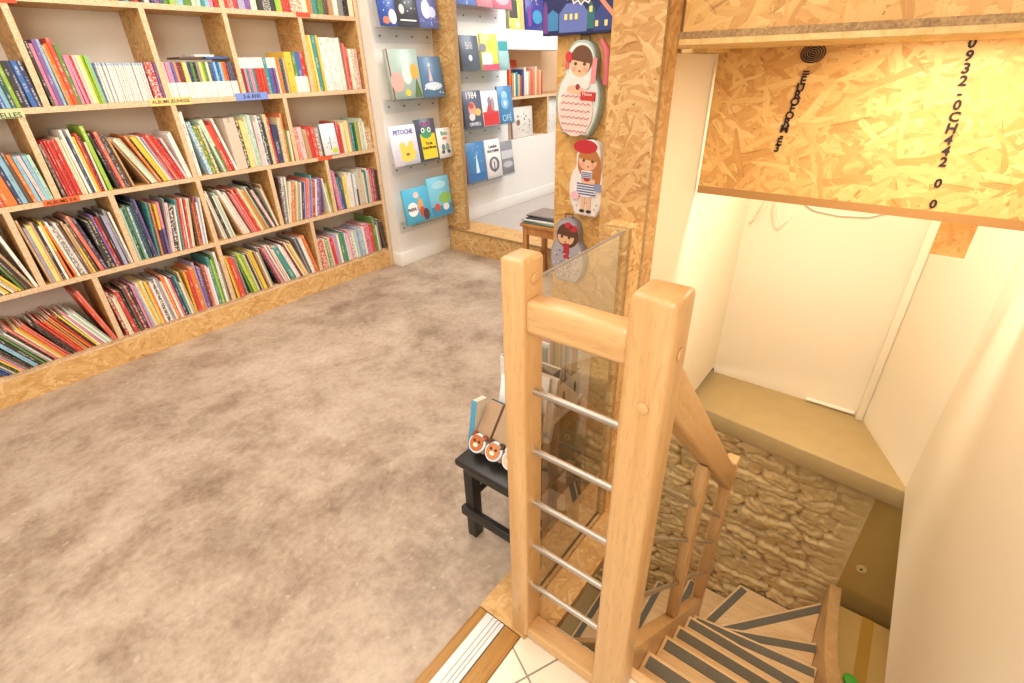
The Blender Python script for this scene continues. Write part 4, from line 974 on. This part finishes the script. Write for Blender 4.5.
cover('orange picture book leaning at the back of the far niche shelf', 'book', 4.12, 3.30, 1.159, .30, .30, .012, 'e2521f', None, 6, 0, [('s', .4, .75, .2, .08, '8a2a18')])
cover('olive picture book facing out behind the niche books', 'book', 3.97, 3.27, 1.159, .14, .24, .012, '7d8a4a', None, 4)
cover('white game box with green city drawing under the niche shelf', 'game box', 4.04, 3.12, .791, .36, .27, .04, 'e4ddd2', None, 3, 0, [('r', .04, .5, .04, .5, '8a5a3c'), ('s', .6, .55, .3, .3, '7a9a6a'), ('s', .5, .4, .4, .35, '5f7f9a'), ('e', .35, .5, .08, .1, '8a6a54')], name='game_box')
cover('cream boxed game standing against the niche upright', 'game box', 4.64, 3.12, .791, .22, .33, .05, 'e9e4dc', None, 2, 0, [('s', .5, .5, .45, .45, '8f8d90')], name='game_box')
cover('yellow and charcoal framed book above the white band', 'book', 4.03, 3.12, 1.687, .20, .26, .014, 'd9c640', None, 5, 0, [('r', .5, .5, .40, .40, 'e9d86a'), ('r', .45, .58, .3, .26, '4a4a48'), ('t', .7, .2, .16, .14, 'd8d8c8')])
cover('black and white photo book lying above the white band', 'book', 3.94, 3.10, 1.687, .085, .2, .014, '7d7a60', None, 4, 0, [('s', .5, .5, .4, .4, 'c8c4b0'), ('e', .5, .7, .3, .1, '2c2a28')])
cover('purple and blue night book above the white band', 'book', 4.27, 3.10, 1.687, .30, .30, .02, '3a3a86', None, 4, 0, [('s', .5, .75, .4, .2, 'd9c640'), ('e', .6, .35, .25, .18, '3f8ab0'), ('r', .2, .35, .08, .25, '7a3f8a')])

# ------------------------------------------------------------------ paper tags on the shelf edges
def card(label, x0, x1, z0, z1, c, words, roll=0):
    t = thing('shelf_tag', label, 'paper tag', ((x0+x1)/2, SHY-.0015, (z0+z1)/2), (0, roll, 0), group='paper tags on the bookshelf')
    w, h = x1-x0, z1-z0
    MB().box(-w/2, w/2, -.0005, .0008, -h/2, h/2).build('card', MC(c, .6), t)
    for s, x, z, sz in words: text('lettering', s, sz, MINK2, t, (x, -.0008, z), FRONT, bold=.0003, depth=.0002)
card('yellow shelf tag reading ALBUMS JEUNESSE', 1.104, 1.305, 1.261, 1.297, 'efcf84', [('ALBUMS JEUNESSE', 0, 0, .0225)])
card('blue shelf tag reading 3-6 ANS', 1.543, 1.737, 1.262, 1.300, '7d97dc', [('3-6 ANS', 0, 0, .030)])
card('pale green shelf tag ending in ELLES', .36, .60, 1.249, 1.287, 'c6cf9a', [('NOUVELLES', .03, -.008, .030), ('S', .04, .012, .018)])
card('orange shelf tag reading ALBUMS 3-6', .523, .664, .873, .897, 'ea6a34', [('ALBUMS 3-6', 0, 0, .022)])
card('small orange tag under the facing book', 1.985, 2.095, .876, .898, 'ea5a30', [])
card('orange tag on the board over the fourth bay', 2.03, 2.125, 1.689, 1.713, 'ea5030', [])
card('orange tag over the second bay upright', .60, .735, 1.676, 1.70, 'ea5030', [])

# ------------------------------------------------------------------ light
def area(n, loc, tgt, size, power, col, sy=None):
    l = bpy.data.lights.new(n, 'AREA'); l.energy = power; l.color = col; l.size = size
    if sy: l.shape = 'RECTANGLE'; l.size_y = sy
    o = bpy.data.objects.new(n, l); COL.objects.link(o); o.location = loc
    o.rotation_euler = (Vector(tgt)-Vector(loc)).to_track_quat('-Z', 'Y').to_euler(); return o
def spot(n, loc, tgt, power, col, angle, blend=.6, size=.05):
    l = bpy.data.lights.new(n, 'SPOT'); l.energy = power; l.color = col; l.spot_size = math.radians(angle); l.spot_blend = blend; l.shadow_soft_size = size
    o = bpy.data.objects.new(n, l); COL.objects.link(o); o.location = loc
    o.rotation_euler = (Vector(tgt)-Vector(loc)).to_track_quat('-Z', 'Y').to_euler(); return o
WARM, NEU, COOL = (1, .84, .66), (1, .93, .84), (.93, .96, 1)
area('ceiling_light', (.4, 1.7, 2.7), (.4, 1.9, 0), 2.2, 44, NEU, 1.4)
area('ceiling_light', (1.9, 2.0, 2.7), (2.0, 2.1, 0), 1.2, 26, (1, .95, .89))
area('far_room_light', (4.3, 2.0, 2.6), (3.9, 2.9, .8), 1.6, 75, COOL)
area('shop_fill', (-1.6, -.6, 1.9), (1.6, 2.2, .9), 2.2, 64, (1, .95, .88), 1.6)  # added fill lamp for the shop and shelf, no window stands here
for x in (.7, 1.5, 2.2): spot('shelf_spot', (x, 1.9, 2.65), (x+.05, 3.2, .8), 13, WARM, 75, .8, .06)
spot('stair_spot', (2.45, .42, 1.36), (2.64, .66, .55), 7, (1, .91, .75), 100, .9, .03)
area('stair_lamp', (2.14, .08, 1.42), (2.30, .05, 0), .16, 14, (1, .92, .77))
area('stair_front_fill', (-.5, -.1, 2.1), (2.0, .1, .9), .7, 16, (1, .91, .78))  # added fill lamp brightening the header, posts and near wall
area('stair_down', (1.68, -.05, 1.42), (1.9, -.05, -1), .4, 9, (1, .89, .72))
area('basement_fill', (1.3, 1.5, -.45), (2.1, .8, -2), .5, 13, (1, .89, .74))  # added lamp, brightens the otherwise dim stairs below the floor
w = bpy.data.worlds.new('world'); SC.world = w; w.use_nodes = True
w.node_tree.nodes['Background'].inputs[0].default_value = (1, .93, .84, 1); w.node_tree.nodes['Background'].inputs[1].default_value = .65
SC.view_settings.view_transform = 'Standard'; SC.view_settings.look = 'None'; SC.view_settings.exposure = -.10
SC.cycles.use_denoising = True; SC.cycles.sample_clamp_indirect = 4; SC.cycles.caustics_reflective = False; SC.cycles.caustics_refractive = False
SC.cycles.max_bounces = 8; SC.cycles.transparent_max_bounces = 16
